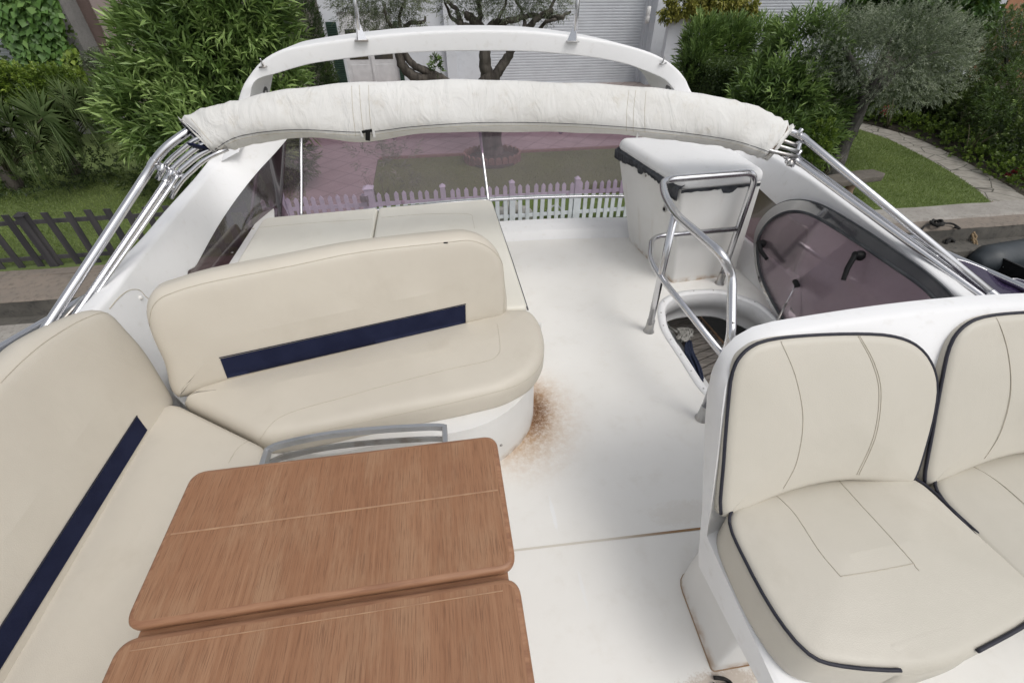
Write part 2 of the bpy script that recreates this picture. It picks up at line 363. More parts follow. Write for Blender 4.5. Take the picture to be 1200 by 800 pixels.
def cr(pts, n=8, closed=False):            # Catmull-Rom
    pts = [V(p) for p in pts]; k = len(pts); out = []
    for i in range(k if closed else k-1):
        if closed: a, b, c, d = pts[i-1], pts[i], pts[(i+1) % k], pts[(i+2) % k]
        else: a, b, c, d = pts[max(i-1, 0)], pts[i], pts[i+1], pts[min(i+2, k-1)]
        for j in range(n):
            t = j/n; out.append(.5*((2*b)+(c-a)*t+(2*a-5*b+4*c-d)*t*t+(3*b-a-3*c+d)*t*t*t))
    if not closed: out.append(pts[-1])
    return out
def bend(pts, r, n=7):                      # polyline with rounded corners
    pts = [V(p) for p in pts]; out = [pts[0]]
    for i in range(1, len(pts)-1):
        a, b, c = pts[i-1], pts[i], pts[i+1]; rr = min(r, (a-b).length*.48, (c-b).length*.48)
        p = b+(a-b).normalized()*rr; q = b+(c-b).normalized()*rr
        for j in range(n+1):
            t = j/n; out.append(p*(1-t)**2+b*2*t*(1-t)+q*t*t)
    return out+[pts[-1]]
def resample(pts, n, closed=True):
    pts = [V(p) for p in pts]; k = len(pts); seg = []; 
    rngk = k if closed else k-1
    for i in range(rngk): seg.append((pts[(i+1) % k]-pts[i]).length)
    tot = sum(seg); out = []; m = n if closed else n-1; i = 0; acc = 0
    for j in range(n):
        d = tot*j/m
        while i < rngk-1 and acc+seg[i] < d: acc += seg[i]; i += 1
        t = (d-acc)/seg[i] if seg[i] > 0 else 0
        out.append(pts[i].lerp(pts[(i+1) % k], min(max(t, 0), 1)))
    return out
def rpoly(pts, r, n=5):                     # closed polygon with rounded corners (r may be per-corner)
    pts = [V(p) for p in pts]; k = len(pts); out = []
    for i in range(k):
        a, b, c = pts[i-1], pts[i], pts[(i+1) % k]; ri = r[i] if isinstance(r, (list, tuple)) else r
        rr = min(ri, (a-b).length*.49, (c-b).length*.49)
        p = b+(a-b).normalized()*rr; q = b+(c-b).normalized()*rr
        for j in range(n+1):
            t = j/n; out.append(p*(1-t)**2+b*2*t*(1-t)+q*t*t)
    return out
def cushion(name, outline, nrm, thick, r, puff, mat, parent, N_=110, bv=None, wob=.003, inner=9):
    nrm = V(nrm).normalized(); ol = resample(outline, N_); k = N_
    c = sum(ol, V())/k
    area = V()
    for i in range(k): area += (ol[i]-c).cross(ol[(i+1) % k]-c)
    if area.dot(nrm) < 0: ol = ol[::-1]
    inn = []
    for i in range(k):
        t = (ol[(i+2) % k]-ol[i-2]); t -= nrm*t.dot(nrm); inn.append(nrm.cross(t.normalized()))
    # principal axis
    M3 = np.zeros((3, 3))
    for p in ol:
        q = np.array(p-c); q = q-np.array(nrm)*np.dot(q, np.array(nrm)); M3 += np.outer(q, q)
    ev, evec = np.linalg.eigh(M3); ax = V(evec[:, 2]); ax2 = nrm.cross(ax)
    L = max(abs((p-c).dot(ax)) for p in ol); W = max(abs((p-c).dot(ax2)) for p in ol); hl = max(L-W, 0)*.98
    rings = []
    for a in range(4): # bottom edge
        ph = PI/2*(1-a/3); rings.append([ol[i]+inn[i]*(r*.6*(1-math.cos(ph))) - nrm*(thick - r*.6 + r*.6*math.sin(ph)) for i in range(k)])
    for a in range(7):
        ph = PI/2*a/6; rings.append([ol[i]+inn[i]*(r*(1-math.cos(ph))) + nrm*(-r+r*math.sin(ph)) for i in range(k)])
    base = rings[-1]; 
    for a in range(1, inner+1):
        s = a/inner; ring = []
        for i in range(k):
            p = base[i]; x = (p-c).dot(ax); x = max(-hl, min(hl, x)); hoff = (p-c).dot(nrm)
            sp = c+ax*x + nrm*hoff*(1-s)
            q = p.lerp(sp, s) + nrm*(puff*(1-(1-s)**2.2))
            q += nrm*(wob*math.sin(q.x*17+q.y*9+q.z*13)*math.cos(q.y*14-q.x*6)*min(1, s*2))
            ring.append(q)
        rings.append(ring)
    mb = MB(); mb.loft(rings, caps=False); mb.add(rings[0], [tuple(range(k))])
    top = {tuple(round(x, 4) for x in p) for ring in rings[12:-1] for p in ring}
    return mb.build(name, mat, parent, bv=bv, relax=lambda p: tuple(round(x, 4) for x in p) in top)
def seam(name, path, names, parent, r=.0009, mat='seam', n=8, eps=.0006, sides=6, closed=False, dens=10):
    pts = [on(names, p[0], p[1], eps) for p in cr([(a, b, 0) for a, b in path], dens, closed)]
    pts = [p for p in pts if p is not None]
    out = []
    for p in pts:
        if not out or (p-out[-1]).length > .0008: out.append(p)
    mb = MB().tube(out, r, sides); return mb.build(name, mat, parent)
def patch(name, quad, names, parent, mat, nu=40, nv=6, eps=.003):
    a, b, c, d = [V((q[0], q[1], 0)) for q in quad]; vs = []; fs = []
    for j in range(nv+1):
        for i in range(nu+1):
            s = i/nu; t = j/nv; q = (a.lerp(b, s)).lerp(d.lerp(c, s), t)
            p = on(names, q.x, q.y, eps); vs.append(p if p is not None else vs[-1])
    for j in range(nv):
        for i in range(nu):
            k = j*(nu+1)+i; fs.append((k, k+1, k+nu+2, k+nu+1))
    return mk(name, vs, fs, mat, parent)
def flat(name, pts, mat, parent=None, kind='structure'):
    tris = tessellate_polygon([[V(p) for p in pts]])
    o = mk(name, pts, tris, mat, parent, smooth=False)
    if kind: o['kind'] = kind
    for p in o.data.polygons:
        pass
    return o
# =================================================================== THE YACHT
yacht = thing('motor_yacht', 'white motor yacht seen from its flybridge, with radar arch and purple tinted screens', 'yacht', (.42, 1.0, 0))
# --- deck with hatch opening
hole_px = [(779, 368), (781, 357), (790, 350), (809, 345), (843, 344), (868, 351), (890, 361), (914, 382), (932, 408), (940, 440), (925, 470), (880, 480), (842, 465), (826, 452), (805, 420), (784, 388)]
hole = cr([P(u, v, z=0) for u, v in hole_px], 4, True)
stern = [V((.42+s*1.62, 3.42-.0*s*s-.07*(s*1.62)**2, 0)) for s in [i/12*2-1 for i in range(13)]]
outer = [V((-1.26, -1.6, 0)), V((2.14, -1.6, 0)), V((2.14, 3.0, 0))] + stern[::-1] + [V((-1.26, 3.0, 0))]
outer = [p for i, p in enumerate(outer) if i == 0 or (p-outer[i-1]).length > .03]
tris = tessellate_polygon([outer, hole[::-1]])
mk('flybridge_deck', outer+hole[::-1], tris, 'deck', yacht, smooth=False)
# liner walls of the stair opening, flange and screws
mb = MB(); c_h = sum(hole, V())/len(hole)
def grow(pts, d):
    out = []; k = len(pts)
    for i in range(k):
        t = (pts[(i+1) % k]-pts[i-1]).normalized(); nn = V((t.y, -t.x, 0))
        if nn.dot(pts[i]-c_h) < 0: nn = -nn
        out.append(pts[i]+nn*d)
    return out
h0 = hole
mb.loft([[p+V((0, 0, .004)) for p in grow(h0, -.0)], [p+V((0, 0, -.02)) for p in grow(h0, -.008)], [p+V((0, 0, -.11)) for p in grow(h0, -.012)], [p+V((0, 0, -.115)) for p in grow(h0, .01)], [p+V((0, 0, -.20)) for p in grow(h0, .012)]], caps=False)
mb.build('hatch_liner', 'gel', yacht)
mb = MB().loft([[p+V((0, 0, .001)) for p in grow(h0, .045)], [p+V((0, 0, .008)) for p in grow(h0, .042)], [p+V((0, 0, .009)) for p in grow(h0, .006)], [p+V((0, 0, .0)) for p in grow(h0, -.004)]], caps=False)
fl = mb.build('hatch_flange', 'gel', yacht)
sc_ = resample(grow(h0, .025), 22)
for q in sc_[::1]:
    MB().lathe(q+V((0, 0, .0085)), [(.0052, 0), (.0052, .001), (.003, .0022), (0, .0022)], 8).build('screw', 'dull_steel' if False else 'steel_d', fl)
# thin dark latch inside far rim
lq = P(810, 348, z=-.045); MB().box(lq, (.05, .012, .03), Matrix.Rotation(-.2, 3, 'Z')).build('hatch_latch', 'dark', yacht, bevel=.003)
# --- deck seam (groove filled with brown dirt) 
a, b = P(598, 645, z=.0015), P(820, 619, z=.0015)
sg = N('dirty_groove'); sx_ = sg.n('ShaderNodeSeparateXYZ'); sg.l(sg.geo.outputs['Position'], sx_.inputs[0])
f = sg.rng(sx_.outputs[0], .45, .82); M['groove'] = sg.fin(sg.mix(f, (.64, .60, .53), (.30, .18, .09)), .8)
d_ = (b-a).normalized(); s_ = V((-d_.y, d_.x, 0))
a2 = a - d_*1.4; b2 = b+d_*1.1
MB().add([a2-s_*.003, b2-s_*.006, b2+s_*.006, a2+s_*.003], [(0, 1, 2, 3)]).build('deck_joint', 'groove', yacht, smooth=False)
# --- raised curved kerb at the stern
def arc_y(x, y0, k=.07): return y0-k*(x-.42)**2
xs = [-1.28+3.4*i/30 for i in range(31)]
secs = []
for x in xs:
    y = arc_y(x, 3.40); secs.append([V((x, y-.03, -.005)), V((x, y, .012)), V((x, y+.03, .05)), V((x, y+.05, .062)), V((x, y+.24, .062)), V((x, y+.27, .05)), V((x, y+.30, -.02)), V((x, y+.30, -.2)), V((x, y-.03, -.2))])
MB().loft(secs).build('stern_kerb', 'gel', yacht, auto=50)
# --- side walls
def lean(side):
    return (V((-1.28, 0, 0)), V((1, 0, .214))) if side < 0 else (V((2.12, 0, 0)), V((1, 0, -.214)))
def wall(side):
    p0, nn = lean(side)
    def onpl(y, z): return V((p0.x - nn.z*z, y, z))
    pl, nl = lean(-1)
    # upper outer edge and lower inner edge of the moulding, paired stations (port side, mirrored for starboard)
    Op = [((110, 365), None), ((160, 306), None), ((205, 252), None), ((232, 220), None), ((250, 198), 3.25), ((261, 180), 3.33), ((270, 158), 3.40), ((279, 128), 3.49)]
    Ip = [None, ((222, 330), 2.32), ((232, 310), 2.47), ((255, 268), 2.83), ((279, 232), 3.12), ((303, 202), 3.35), ((325, 178), 3.5), ((342, 158), 3.58)]
    O = [PL(u, v, pl, nl) if y is None else P(u, v, y=y) for (u, v), y in Op]
    I = [V((-1.28, O[0].y, -.02))] + [P(u, v, y=y) for (u, v), y in Ip[1:]]
    if side > 0:
        O = [V((.84-p.x, p.y, p.z)) for p in O]; I = [V((.84-p.x, p.y, p.z)) for p in I]
        for k, (u, v) in enumerate(((1150, 362), (1050, 284), (960, 217), (928, 197))): O[k] = PL(u, v, p0, nn)
        I[0].y = O[0].y; O = O[:-1]; I = I[:-1]; Op = Op[:-1]
    zf = O[0].z
    Of = [onpl(-1.6, zf+.03), onpl(-.3, zf+.03), onpl(.6, zf+.015)] + O
    If = [onpl(-1.6, -.02), onpl(-.3, -.02), onpl(.6, -.02)] + I
    # insert a station where the lower edge leaves the deck
    k = 4; mo = Of[3].lerp(Of[4], .75); mi = V((If[4].x, If[4].y-.12, -.02))
    Of.insert(4, mo); If.insert(4, mi)
    oc, ic = cr(Of, 6), cr(If, 6); secs = []
    for a, b in zip(oc, ic):
        out = V((side*.10, 0, .012)); e = (a-b).normalized()
        secs.append(rpoly([b, a, a+out-e*.02, b+out], [.012, .022, .035, .02], 4))
    MB().loft(secs).build('side_wall', 'gel', yacht, auto=50, bv='wall%d' % side)
    y0, y1 = I[1].y-.10, 3.42; secs = []; ZL = .20
    for k in range(9):
        y = y0+(y1-y0)*k/8; xa = p0.x - side*.03*(k/8)**2; z_ = ZL
        secs.append([V((xa, y, -.02)), V((xa+side*.03, y, z_-.02)), V((xa+side*.04, y, z_)), V((xa+side*.10, y, z_)), V((xa+side*.115, y, z_-.02)), V((xa+side*.16, y, -.3)), V((xa, y, -.3))])
    MB().loft(secs).build('low_side_wall', 'gel', yacht, auto=40)
    U = [p+V((side*.045, 0, -.01)) for p in I[1:]]
    tp = P(303, 192, y=3.78)
    if side > 0: tp.x = .84-tp.x
    U += [V((tp.x+side*.02, 3.70, U[-1].z-.03)), V((tp.x+side*.01, 3.84, tp.z-.02))]
    Uc = cr(U, 5); Lc = [V((p0.x+side*(.05-.03*min(1, max(0, (p.y-2.3)/1.1))**2), p.y, .15)) for p in Uc]
    MB().loft([Uc, [a_.lerp(b_, .5) for a_, b_ in zip(Uc, Lc)], Lc], caps=False, closed=False).build('side_screen', 'tint_s', yacht, smooth=True)
    return I
iL = wall(-1); iR = wall(1)
# locker outline on the left wall inner face
seam('locker_joint', [(128, 362), (140, 348), (152, 340), (163, 340), (170, 347), (176, 352)], ['wall-1'], yacht, r=.0022, mat='seam')
kq = on(['wall-1'], 164, 349, .001)
if kq: MB().lathe(kq, [(.012, 0), (.012, .003), (.009, .008), (.004, .011), (0, .011)], 14, (1, 0, .2)).build('locker_knob', 'gelw', yacht)
# --- radar arch: swept rounded box
st = [((258, 190), (280, 178), 3.30), ((268, 158), (286, 150), 3.40), ((277, 124), (292, 119), 3.5), ((283, 104), (296, 100), 3.52), ((291, 90), (304, 92), 3.54), ((304, 74), (322, 87), 3.55), ((322, 62), (345, 80), 3.56), ((345, 55), (370, 74), 3.57), ((410, 45), (420, 67.5), 3.6),
      ((480, 38), (480, 62), 3.62), ((555, 35), (555, 60), 3.63), ((630, 37), (625, 61), 3.62), ((700, 46), (690, 67), 3.6), ((748, 57), (732, 75), 3.58), ((776, 68), (758, 84), 3.57), ((793, 80), (778, 93), 3.56), ((804, 93), (788, 103), 3.54), ((814, 112), (797, 118), 3.5), ((845, 148), (828, 152), 3.40), ((876, 175), (856, 182), 3.30)]
A_ = cr([P(a[0], a[1], y=y) for a, b, y in st], 5); B_ = cr([P(b[0], b[1], y=y) for a, b, y in st], 5)
secs = []
for a, b in zip(A_, B_):
    e = (a-b); el = e.normalized(); cdep = V((0, .56, -.01))
    pts = [b, a, a+cdep-e*.08, b+cdep]
    secs.append(rpoly(pts, [.008, .022, .04, .015], 4))
arch = MB().loft(secs).build('radar_arch', 'gel', yacht, auto=60, bv='arch')
# speakers in the arch legs
for side, (u, v) in ((-1, (309, 108)), (1, (785, 105))):
    c = on(['arch'], u, v, .002)
    if c is None: c = P(u, v, y=3.65)
    ax = V((-side*.93, -.15, -.25)).normalized()
    sp = MB().lathe(c, [(.052, 0), (.052, .006), (.046, .011), (.040, .008)], 24, ax).build('arch_speaker', 'gel', arch)
    mbs = MB(); u1 = ax.orthogonal().normalized(); u2 = ax.cross(u1)
    for k in range(-4, 5):
        hw = math.sqrt(max(.038**2-(k*.0085)**2, 0)); mbs.tube([c+ax*.011+u1*(k*.0085)-u2*hw, c+ax*.011+u1*(k*.0085)+u2*hw], .0022, 6)
    mbs.lathe(c+ax*.004, [(.037, 0), (.037, .003), (0, .003)], 20, ax)
    mbs.build('speaker_grille', 'rubber', arch)
    MB().lathe(c, [(.014, .006), (.014, .013), (0, .016)], 14, ax).build('speaker_cone', 'gel', arch)
# deck cleats on the arch
for u, v in ((309, 79), (776, 75)):
    c = on(['arch'], u, v, 0)
    if c is None: continue
    m_ = MB(); m_.tube([c+V((-.025, -.01, .0)), c+V((.025, -.012, .006))], .005, 8); m_.tube([c, c+V((0, -.012, .03))], .006, 8); m_.tube([c+V((0, -.012, .028)), c+V((.0, -.018, .05))], .004, 8); m_.build('arch_cleat', 'steel_d', arch)
# two stainless antenna masts on folded plates
for bu, bv_, tu, tv in ((421, 47, 411, -45), (673, 48, 681, -45)):
    b = on(['arch'], bu, bv_, 0)
    if b is None: b = P(bu, bv_, y=3.6)
    t = P(tu, tv, y=b.y+.04)
    s = 1 if tu > bu else -1
    m_ = MB().tube([b, b.lerp(t, .5), t], .014, 12); mast = m_.build('antenna_mast', 'steel', arch)
    MB().add([b+V((s*.005, -.03, 0)), b+V((-s*.05, 0, 0)), b+V((s*.005, .03, 0)), b.lerp(t, .30)], [(0, 1, 3), (1, 2, 3), (0, 2, 3)]).build('mast_gusset', 'steel', arch, smooth=False)
    MB().box(b+V((-s*.015, 0, -.002)), (.085, .07, .008)).build('mast_base', 'steel_d', arch, bevel=.002)
# --- stern screen (tinted, sloping aft), posts, clips and rail
def sy_(x, base): return arc_y(x, base, .075)
bx = [-1.34+3.07*i/24 for i in range(25)]
low = [V((x, sy_(x, 3.80), .215)) for x in bx]; up = [V((x*1.0+(-.02 if x < .42 else .02), sy_(x, 4.17), .735)) for x in bx]
nr = V((0, -.8, .5))*.0035
MB().loft([low, up], caps=False, closed=False).build('stern_screen', 'tint', yacht, smooth=True)
rail = cr([V((x, sy_(x, 3.80), .190 if x > -2 else 0)) for x in bx[::3]], 5)
MB().tube(rail, .0135, 12).build('stern_rail', 'steel', yacht)
# two intermediate posts plus corner posts
def post(u0, v0, u1, v1, r=.012, y0=3.78, y1=4.15):
    a = P(u0, v0, y=y0); b = P(u1, v1, y=y1); d = (b-a)
    MB().tube([a-d*.06, a, b, b+d*.12], r, 12).build('screen_post', 'steel', yacht)
post(353, 250, 353, 160, .0115, 3.60, 3.97); post(572, 233, 562, 153, .0125)
post(293, 262, 303, 192, .0135, 3.50, 3.80)
rp = P(293, 262, y=3.5); rq = P(303, 192, y=3.8)
post(*[840, 250, 832, 190], .0135, 3.40, 3.72)
for u, v, y, s in ((462, 161, 4.13, 1), (657, 155, 4.13, 1), (472, 237, 3.79, -1), (665, 229, 3.79, -1)):
    c = P(u, v, y=y); MB().lathe(c, [(.0, -.012), (.013, -.011), (.017, -.004), (.017, .004), (.012, .010), (0, .012)], 14, (0, -.8, .55)).build('screen_clip', 'hull', yacht)
MB().box(P(705, 205, y=3.95), (.01, .01, .01)).build('screen_clip', 'hull', yacht) if False else None
# chipped gelcoat at the corner post foot, screw covers
c = P(299, 262, y=3.38)
MB().lathe(V((rp.x, rp.y, .305)), [(.03, 0), (.028, .006), (.018, .012), (.015, .02)], 14).build('post_foot', 'steel_d', yacht)
# --- hull, cockpit and cabin below
secs = []
for y, hw, zt, cham in ((5.1, 1.95, -1.95, .3), (4.4, 2.1, -1.55, .3), (2.5, 2.22, -1.45, .3), (0, 2.3, -1.4, .3), (-3, 2.3, -1.3, .4), (-6, 1.9, -1.15, .7), (-8.5, 1.1, -.95, .7), (-10.2, .12, -.8, .1)):
    secs.append([V((.42-hw, y, zt)), V((.42-hw*.97, y, zt-.6)), V((.42-hw*.85, y, -3.2)), V((.42-hw*.6, y, -3.9)), V((.42, y, -4.1)), V((.42+hw*.6, y, -3.9)), V((.42+hw*.85, y, -3.2)), V((.42+hw*.97, y, zt-.6)), V((.42+hw, y, zt))])
MB().loft(secs).build('hull', 'hull', yacht, auto=40)
m_ = MB()
m_.loft([[V((.42-1.72, 1.25, -1.5)), V((.42-1.62, 1.2, -.2)), V((.42+1.62, 1.2, -.2)), V((.42+1.72, 1.25, -1.5))], [V((.42-1.75, -3.2, -1.45)), V((.42-1.6, -2.2, -.2)), V((.42+1.6, -2.2, -.2)), V((.42+1.75, -3.2, -1.45))], [V((.42-1.2, -6, -1.3)), V((.42-1.1, -5.2, -1.0)), V((.42+1.1, -5.2, -1.0)), V((.42+1.2, -6, -1.3))]])
m_.build('cabin', 'hull', yacht, bevel=.05, auto=40)
# underside of the flybridge (outer skin), open where the stairs come up
for x0, x1, y0, y1 in ((-1.55, .95, -1.9, 3.3), (2.17, 2.40, -1.9, 3.3), (.95, 2.17, 2.62, 3.3), (.95, 2.17, -1.9, .95)):
    pass
sk = [V((-1.60, -1.9, -.205)), V((2.44, -1.9, -.205)), V((2.44, 3.2, -.205)), V((1.9, 3.66, -.205)), V((-1.1, 3.66, -.205)), V((-1.60, 3.2, -.205))]
hb = [p+V((0, 0, -.205)) for p in grow(h0, .011)]
mk('flybridge_underside', sk+hb[::-1], tessellate_polygon([sk, hb[::-1]]), 'hull', yacht, smooth=False)
# front of the flybridge
MB().loft([[V((x, -1.6-.25*math.cos((x-.42)/1.7*1.5), z)) for x in [-1.5+3.84*i/16 for i in range(17)]] + [V((x, -1.75-.25*math.cos((x-.42)/1.7*1.5), z)) for x in [2.34-3.84*i/16 for i in range(17)]] for z in (-.2, .5, .7)]).build('front_coaming', 'gel', yacht, auto=40)
# cockpit floor and bulkhead below the stair opening, shade put into their dark colour
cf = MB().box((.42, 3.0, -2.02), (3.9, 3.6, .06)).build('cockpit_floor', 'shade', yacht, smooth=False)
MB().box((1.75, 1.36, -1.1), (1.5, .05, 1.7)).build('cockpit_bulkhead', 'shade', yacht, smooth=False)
MB().box((2.20, 2.2, -1.2), (.04, 2.2, 1.6)).build('cockpit_dark_panel', 'shade', yacht, smooth=False)  # dark panel added across the open side to keep the cockpit dim
# teak stair below the hatch: slatted tread with white stringer
stz = -.42
o_ = P(787, 372, z=stz); e1 = P(837, 372, z=stz); e2 = P(845, 455, z=stz)
TL, TR, BR, BL = P(775, 370, z=stz), P(815, 366, z=stz), P(880, 440, z=stz), P(842, 470, z=stz)
steps = MB()
for k in range(13):
    a0 = TL.lerp(BL, k/13); a1 = TL.lerp(BL, (k+.84)/13); b0 = TR.lerp(BR, k/13); b1 = TR.lerp(BR, (k+.84)/13)
    steps.prism([a0, b0, b1, a1], (0, 0, -.03))
stair = steps.build('stair_tread', 'teak_g', yacht, smooth=False)
dd = (BL-TL).normalized(); nn_ = (TL-TR).normalized()
MB().prism([TL+nn_*.0+V((0, 0, .02)), BL+V((0, 0, .02)), BL+nn_*.05+V((0, 0, .02)), TL+nn_*.05+V((0, 0, .02))], (0, 0, -.09)).build('stair_stringer', 'gel', yacht, bevel=.006)
MB().prism([TR+V((0, 0, .005)), BR+V((0, 0, .005)), BR-nn_*.02, TR-nn_*.02], (0, 0, -.07)).build('stair_edge', 'teak_line', yacht, smooth=False)
# --- clear hatch lid standing open against the right wall
lp, ln = V((2.03, 0, .02)), V((1, 0, -.27))
lid_px = [(884, 300), (884, 277), (890, 260), (903, 245), (921, 236), (942, 235), (965, 242), (1000, 262), (1050, 295), (1095, 328), (1122, 356), (1134, 378), (1120, 396), (1060, 402), (990, 404), (935, 398), (912, 374), (896, 345), (887, 320)]
lo = cr([PL(u, v, lp, ln) for u, v in lid_px], 5, True); lc = sum(lo, V())/len(lo)
lid = MB().prism(lo, (.010, 0, .0027)).build('hatch_lid', 'tint_d', yacht, smooth=False, bv='lid')
inner = [p.lerp(lc, .075 if p.z > .2 else .04) for p in lo]
innp = [PL(u, v, lp, ln) for u, v in [(889, 302), (889, 282), (896, 267), (908, 255), (925, 248), (943, 249), (962, 257), (995, 277), (1040, 307), (1082, 336), (1104, 360), (1113, 380), (1100, 394), (1050, 398), (990, 400), (938, 394), (917, 371), (902, 345), (892, 320)]]
MB().tube([p+V((-.006, 0, 0)) for p in cr(innp, 5, True)], .0085, 8, closed=True).build('lid_seal', 'rubber', lid)
MB().loft([[p+V((-.003, 0, 0)) for p in lo], [p+V((-.004, 0, 0)) for p in resample(cr(innp, 5, True), len(lo))]], caps=False).build('lid_rim', 'rim', lid) if False else None
MB().tube([p+V((.005, 0, 0)) for p in lo], .0065, 8, closed=True).build('lid_edge', 'rubber' , lid)
ri = [min(cr(innp, 5, True), key=lambda q: (q-p).length) for p in lo]
MB().loft([[p+V((-.003, 0, 0)) for p in lo]+[lo[0]+V((-.003, 0, 0))], [p+V((-.004, 0, 0)) for p in ri]+[ri[0]+V((-.004, 0, 0))]], caps=False, closed=False).build('lid_rim', 'rim', lid)
for (u, v), (hu, hv) in (((893, 286), (901, 303)), ((1007, 300), (991, 328))):
    c = PL(u, v, lp+V((-.012, 0, 0)), ln); e = PL(hu, hv, lp+V((-.05, 0, 0)), ln)
    h = MB().lathe(c+V((.01, 0, 0)), [(.027, 0), (.027, .014), (.020, .026), (.018, .046), (0, .048)], 18, (-1, 0, .27))
    h.tube([c+V((-.03, 0, .008)), c.lerp(e, .5)+V((-.03, 0, 0)), e+V((-.015, 0, 0))], [.015, .014, .012], 10)
    h.build('lid_handle', 'dark', lid, auto=50)
a = PL(933, 332, lp+V((-.01, 0, 0)), ln); b = P(905, 388, z=.02)
MB().tube([a, a.lerp(b, .45)], .0035, 8).build('gas_strut', 'steel', lid)
MB().tube([a.lerp(b, .42), b], .007, 8).build('strut_body', 'steel_d', lid)
MB().box(a, (.025, .05, .022), Matrix.Rotation(.4, 3, 'X')).build('strut_bracket', 'dark', lid, bevel=.004)
MB().box(b+V((0, 0, .006)), (.02, .045, .022)).build('strut_foot', 'dark', lid, bevel=.004)
# violet wind deflector outside the right wall
wp = [P(1035, 290, x=2.36), P(1150, 372, x=2.36), P(1260, 440, x=2.36), V((2.75, .9, .36)), V((2.9, 1.55, .36)), V((2.66, 2.0, .40))]
wl = [P(1040, 300, x=2.36), P(1095, 333, x=2.36), P(1150, 372, x=2.36), P(1200, 410, x=2.36), V((2.33, .4, .5)), V((2.33, -.9, .5))]
wo = [P(1075, 296, x=2.50), P(1130, 306, x=2.72), P(1175, 325, x=2.86), P(1230, 348, x=2.95), V((3.0, .4, .22)), V((3.0, -.9, .22))]
MB().loft([cr(wl, 6), cr(wo, 6)], caps=False, closed=False).build('wind_deflector', 'tint_v', yacht)
MB().tube([p+V((0, 0, .004)) for p in cr(wl, 6)], .004, 8).build('deflector_trim', 'steel', yacht)
MB().tube(cr(wo, 6), .003, 8).build('deflector_trim', 'steel', yacht)

# =================================================================== BIMINI
bim = thing('bimini_top', 'folded cream canvas bimini rolled across the flybridge on stainless poles', 'bimini top', (.42, 2.5, 1.1))
up_px = [(207, 152), (222, 139), (260, 126), (330, 109), (420, 98.5), (480, 96.5), (560, 96), (650, 98), (740, 103), (810, 109), (870, 123), (912, 140), (934, 155)]
lo_px = [(244, 184), (252, 179), (280, 169), (345, 161), (425, 164), (485, 157.5), (560, 153), (650, 153.5), (738, 158.5), (810, 166), (860, 174), (890, 183), (908, 189)]
nS = 8
T_ = cr([P(u, v, y=2.62-.06*abs(i-6)/6) for i, (u, v) in enumerate(up_px)], nS); Bt = cr([P(u, v, y=2.50-.06*abs(i-6)/6) for i, (u, v) in enumerate(lo_px)], nS)
secs = []; K = 44
rr = random.Random(3)
for i, (t, b) in enumerate(zip(T_, Bt)):
    c = (t+b)/2; a = (t-b)/2; L = a.length; ad = a.normalized(); sec = []
    s = i/(len(T_)-1)
    tn = (T_[min(i+1, len(T_)-1)]-T_[max(i-1, 0)]).normalized(); dd = ad.cross(tn).normalized()
    if dd.y > 0: dd = -dd   # towards the camera
    dep = .085*(.75+.25*math.sin(PI*s))
    for j in range(K):
        th = 2*PI*j/K
        ca, sa = math.cos(th), math.sin(th)
        px = math.copysign(abs(ca)**.85, ca); py = math.copysign(abs(sa)**.75, sa)
        edge = 4*(s-.5)**2
        wr = .0032*math.sin(s*52-th*2.1+3*math.sin(s*13))*max(0, math.sin(s*19+1.3)) + .007*math.sin(s*160+3*math.sin(th*1.5+s*20))*max(0, edge*1.2-.1)+.0035*math.sin(s*60+th*2.2)*math.sin(s*23+1)+.003*math.sin(s*33-th*3)
        wr += .008*math.sin(s*210+th*1.3+2*math.sin(s*31))*edge*(.5+.5*math.sin(s*47))
        pr = c+ad*(L*px)+dd*(dep*py)
        en = max(0, 1-i/9)-max(0, 1-(len(T_)-1-i)/9); pr += tn*(en*.075*(.5+.5*py))
        pr += (pr-c).normalized()*wr if (pr-c).length > 0 else V()
        sec.append(pr)
    secs.append(sec)
can = MB().loft(secs, caps=False).build('canvas', 'canvas', bim, bv='canvas')
inn_s = [[p.lerp(sum(s, V())/K, .05) for p in s] for s in (secs[0], secs[1], secs[2], secs[3], secs[4])]
for grp in (0, -1):
    idx = [0, 2, 4, 6] if grp == 0 else [-1, -3, -5, -7]
    MB().loft([[p.lerp(sum(secs[k], V())/K, .04) for p in secs[k]] for k in idx], caps=False).add([p.lerp(sum(secs[idx[2]], V())/K, .05) for p in secs[idx[2]]], [tuple(range(K))]).build('canvas_lining', 'canvas_d' if grp else 'navy', bim)
def shift(pp, d): return [(u, v+d) for u, v in pp]
lo_in = lo_px[1:-1]
seam('zip_seam', [(248, 178)] + shift(lo_in[1:], -9) + [(905, 180)], ['canvas'], bim, r=.0015, mat='rubber', eps=.0005)
seam('stitch_line', [(250, 181)] + shift(lo_in[1:], -5.5) + [(906, 184)], ['canvas'], bim, r=.0012, mat='seam', eps=.0005)
for pp in ([(412, 101), (417, 160)], [(421, 100), (427, 161)], [(432, 100), (436, 160)], [(737, 106), (734, 154)], [(745, 106), (742, 155)], [(757, 107), (756, 156)], [(224, 139), (256, 176)], [(925, 150), (899, 184)]):
    seam('stitch_line', [pp[0], ((pp[0][0]+pp[1][0])/2-1, (pp[0][1]+pp[1][1])/2), pp[1]], ['canvas'], bim, r=.0011, eps=.0004)
c = on(['canvas'], 431, 158, .006) or P(431, 158, y=2.45)
MB().box(c, (.022, .006, .05), Matrix.Rotation(.2, 3, 'Y')).box(c+V((0, -.003, .02)), (.05, .006, .012), Matrix.Rotation(-.15, 3, 'Y')).build('canvas_tie', 'dark', bim, bevel=.002)
for u in (424, 438, 747):
    c = on(['canvas'], u, 157, .004) or P(u, 157, y=2.45); MB().box(c, (.012, .006, .03)).build('zip_pull', 'hull', bim, bevel=.002)
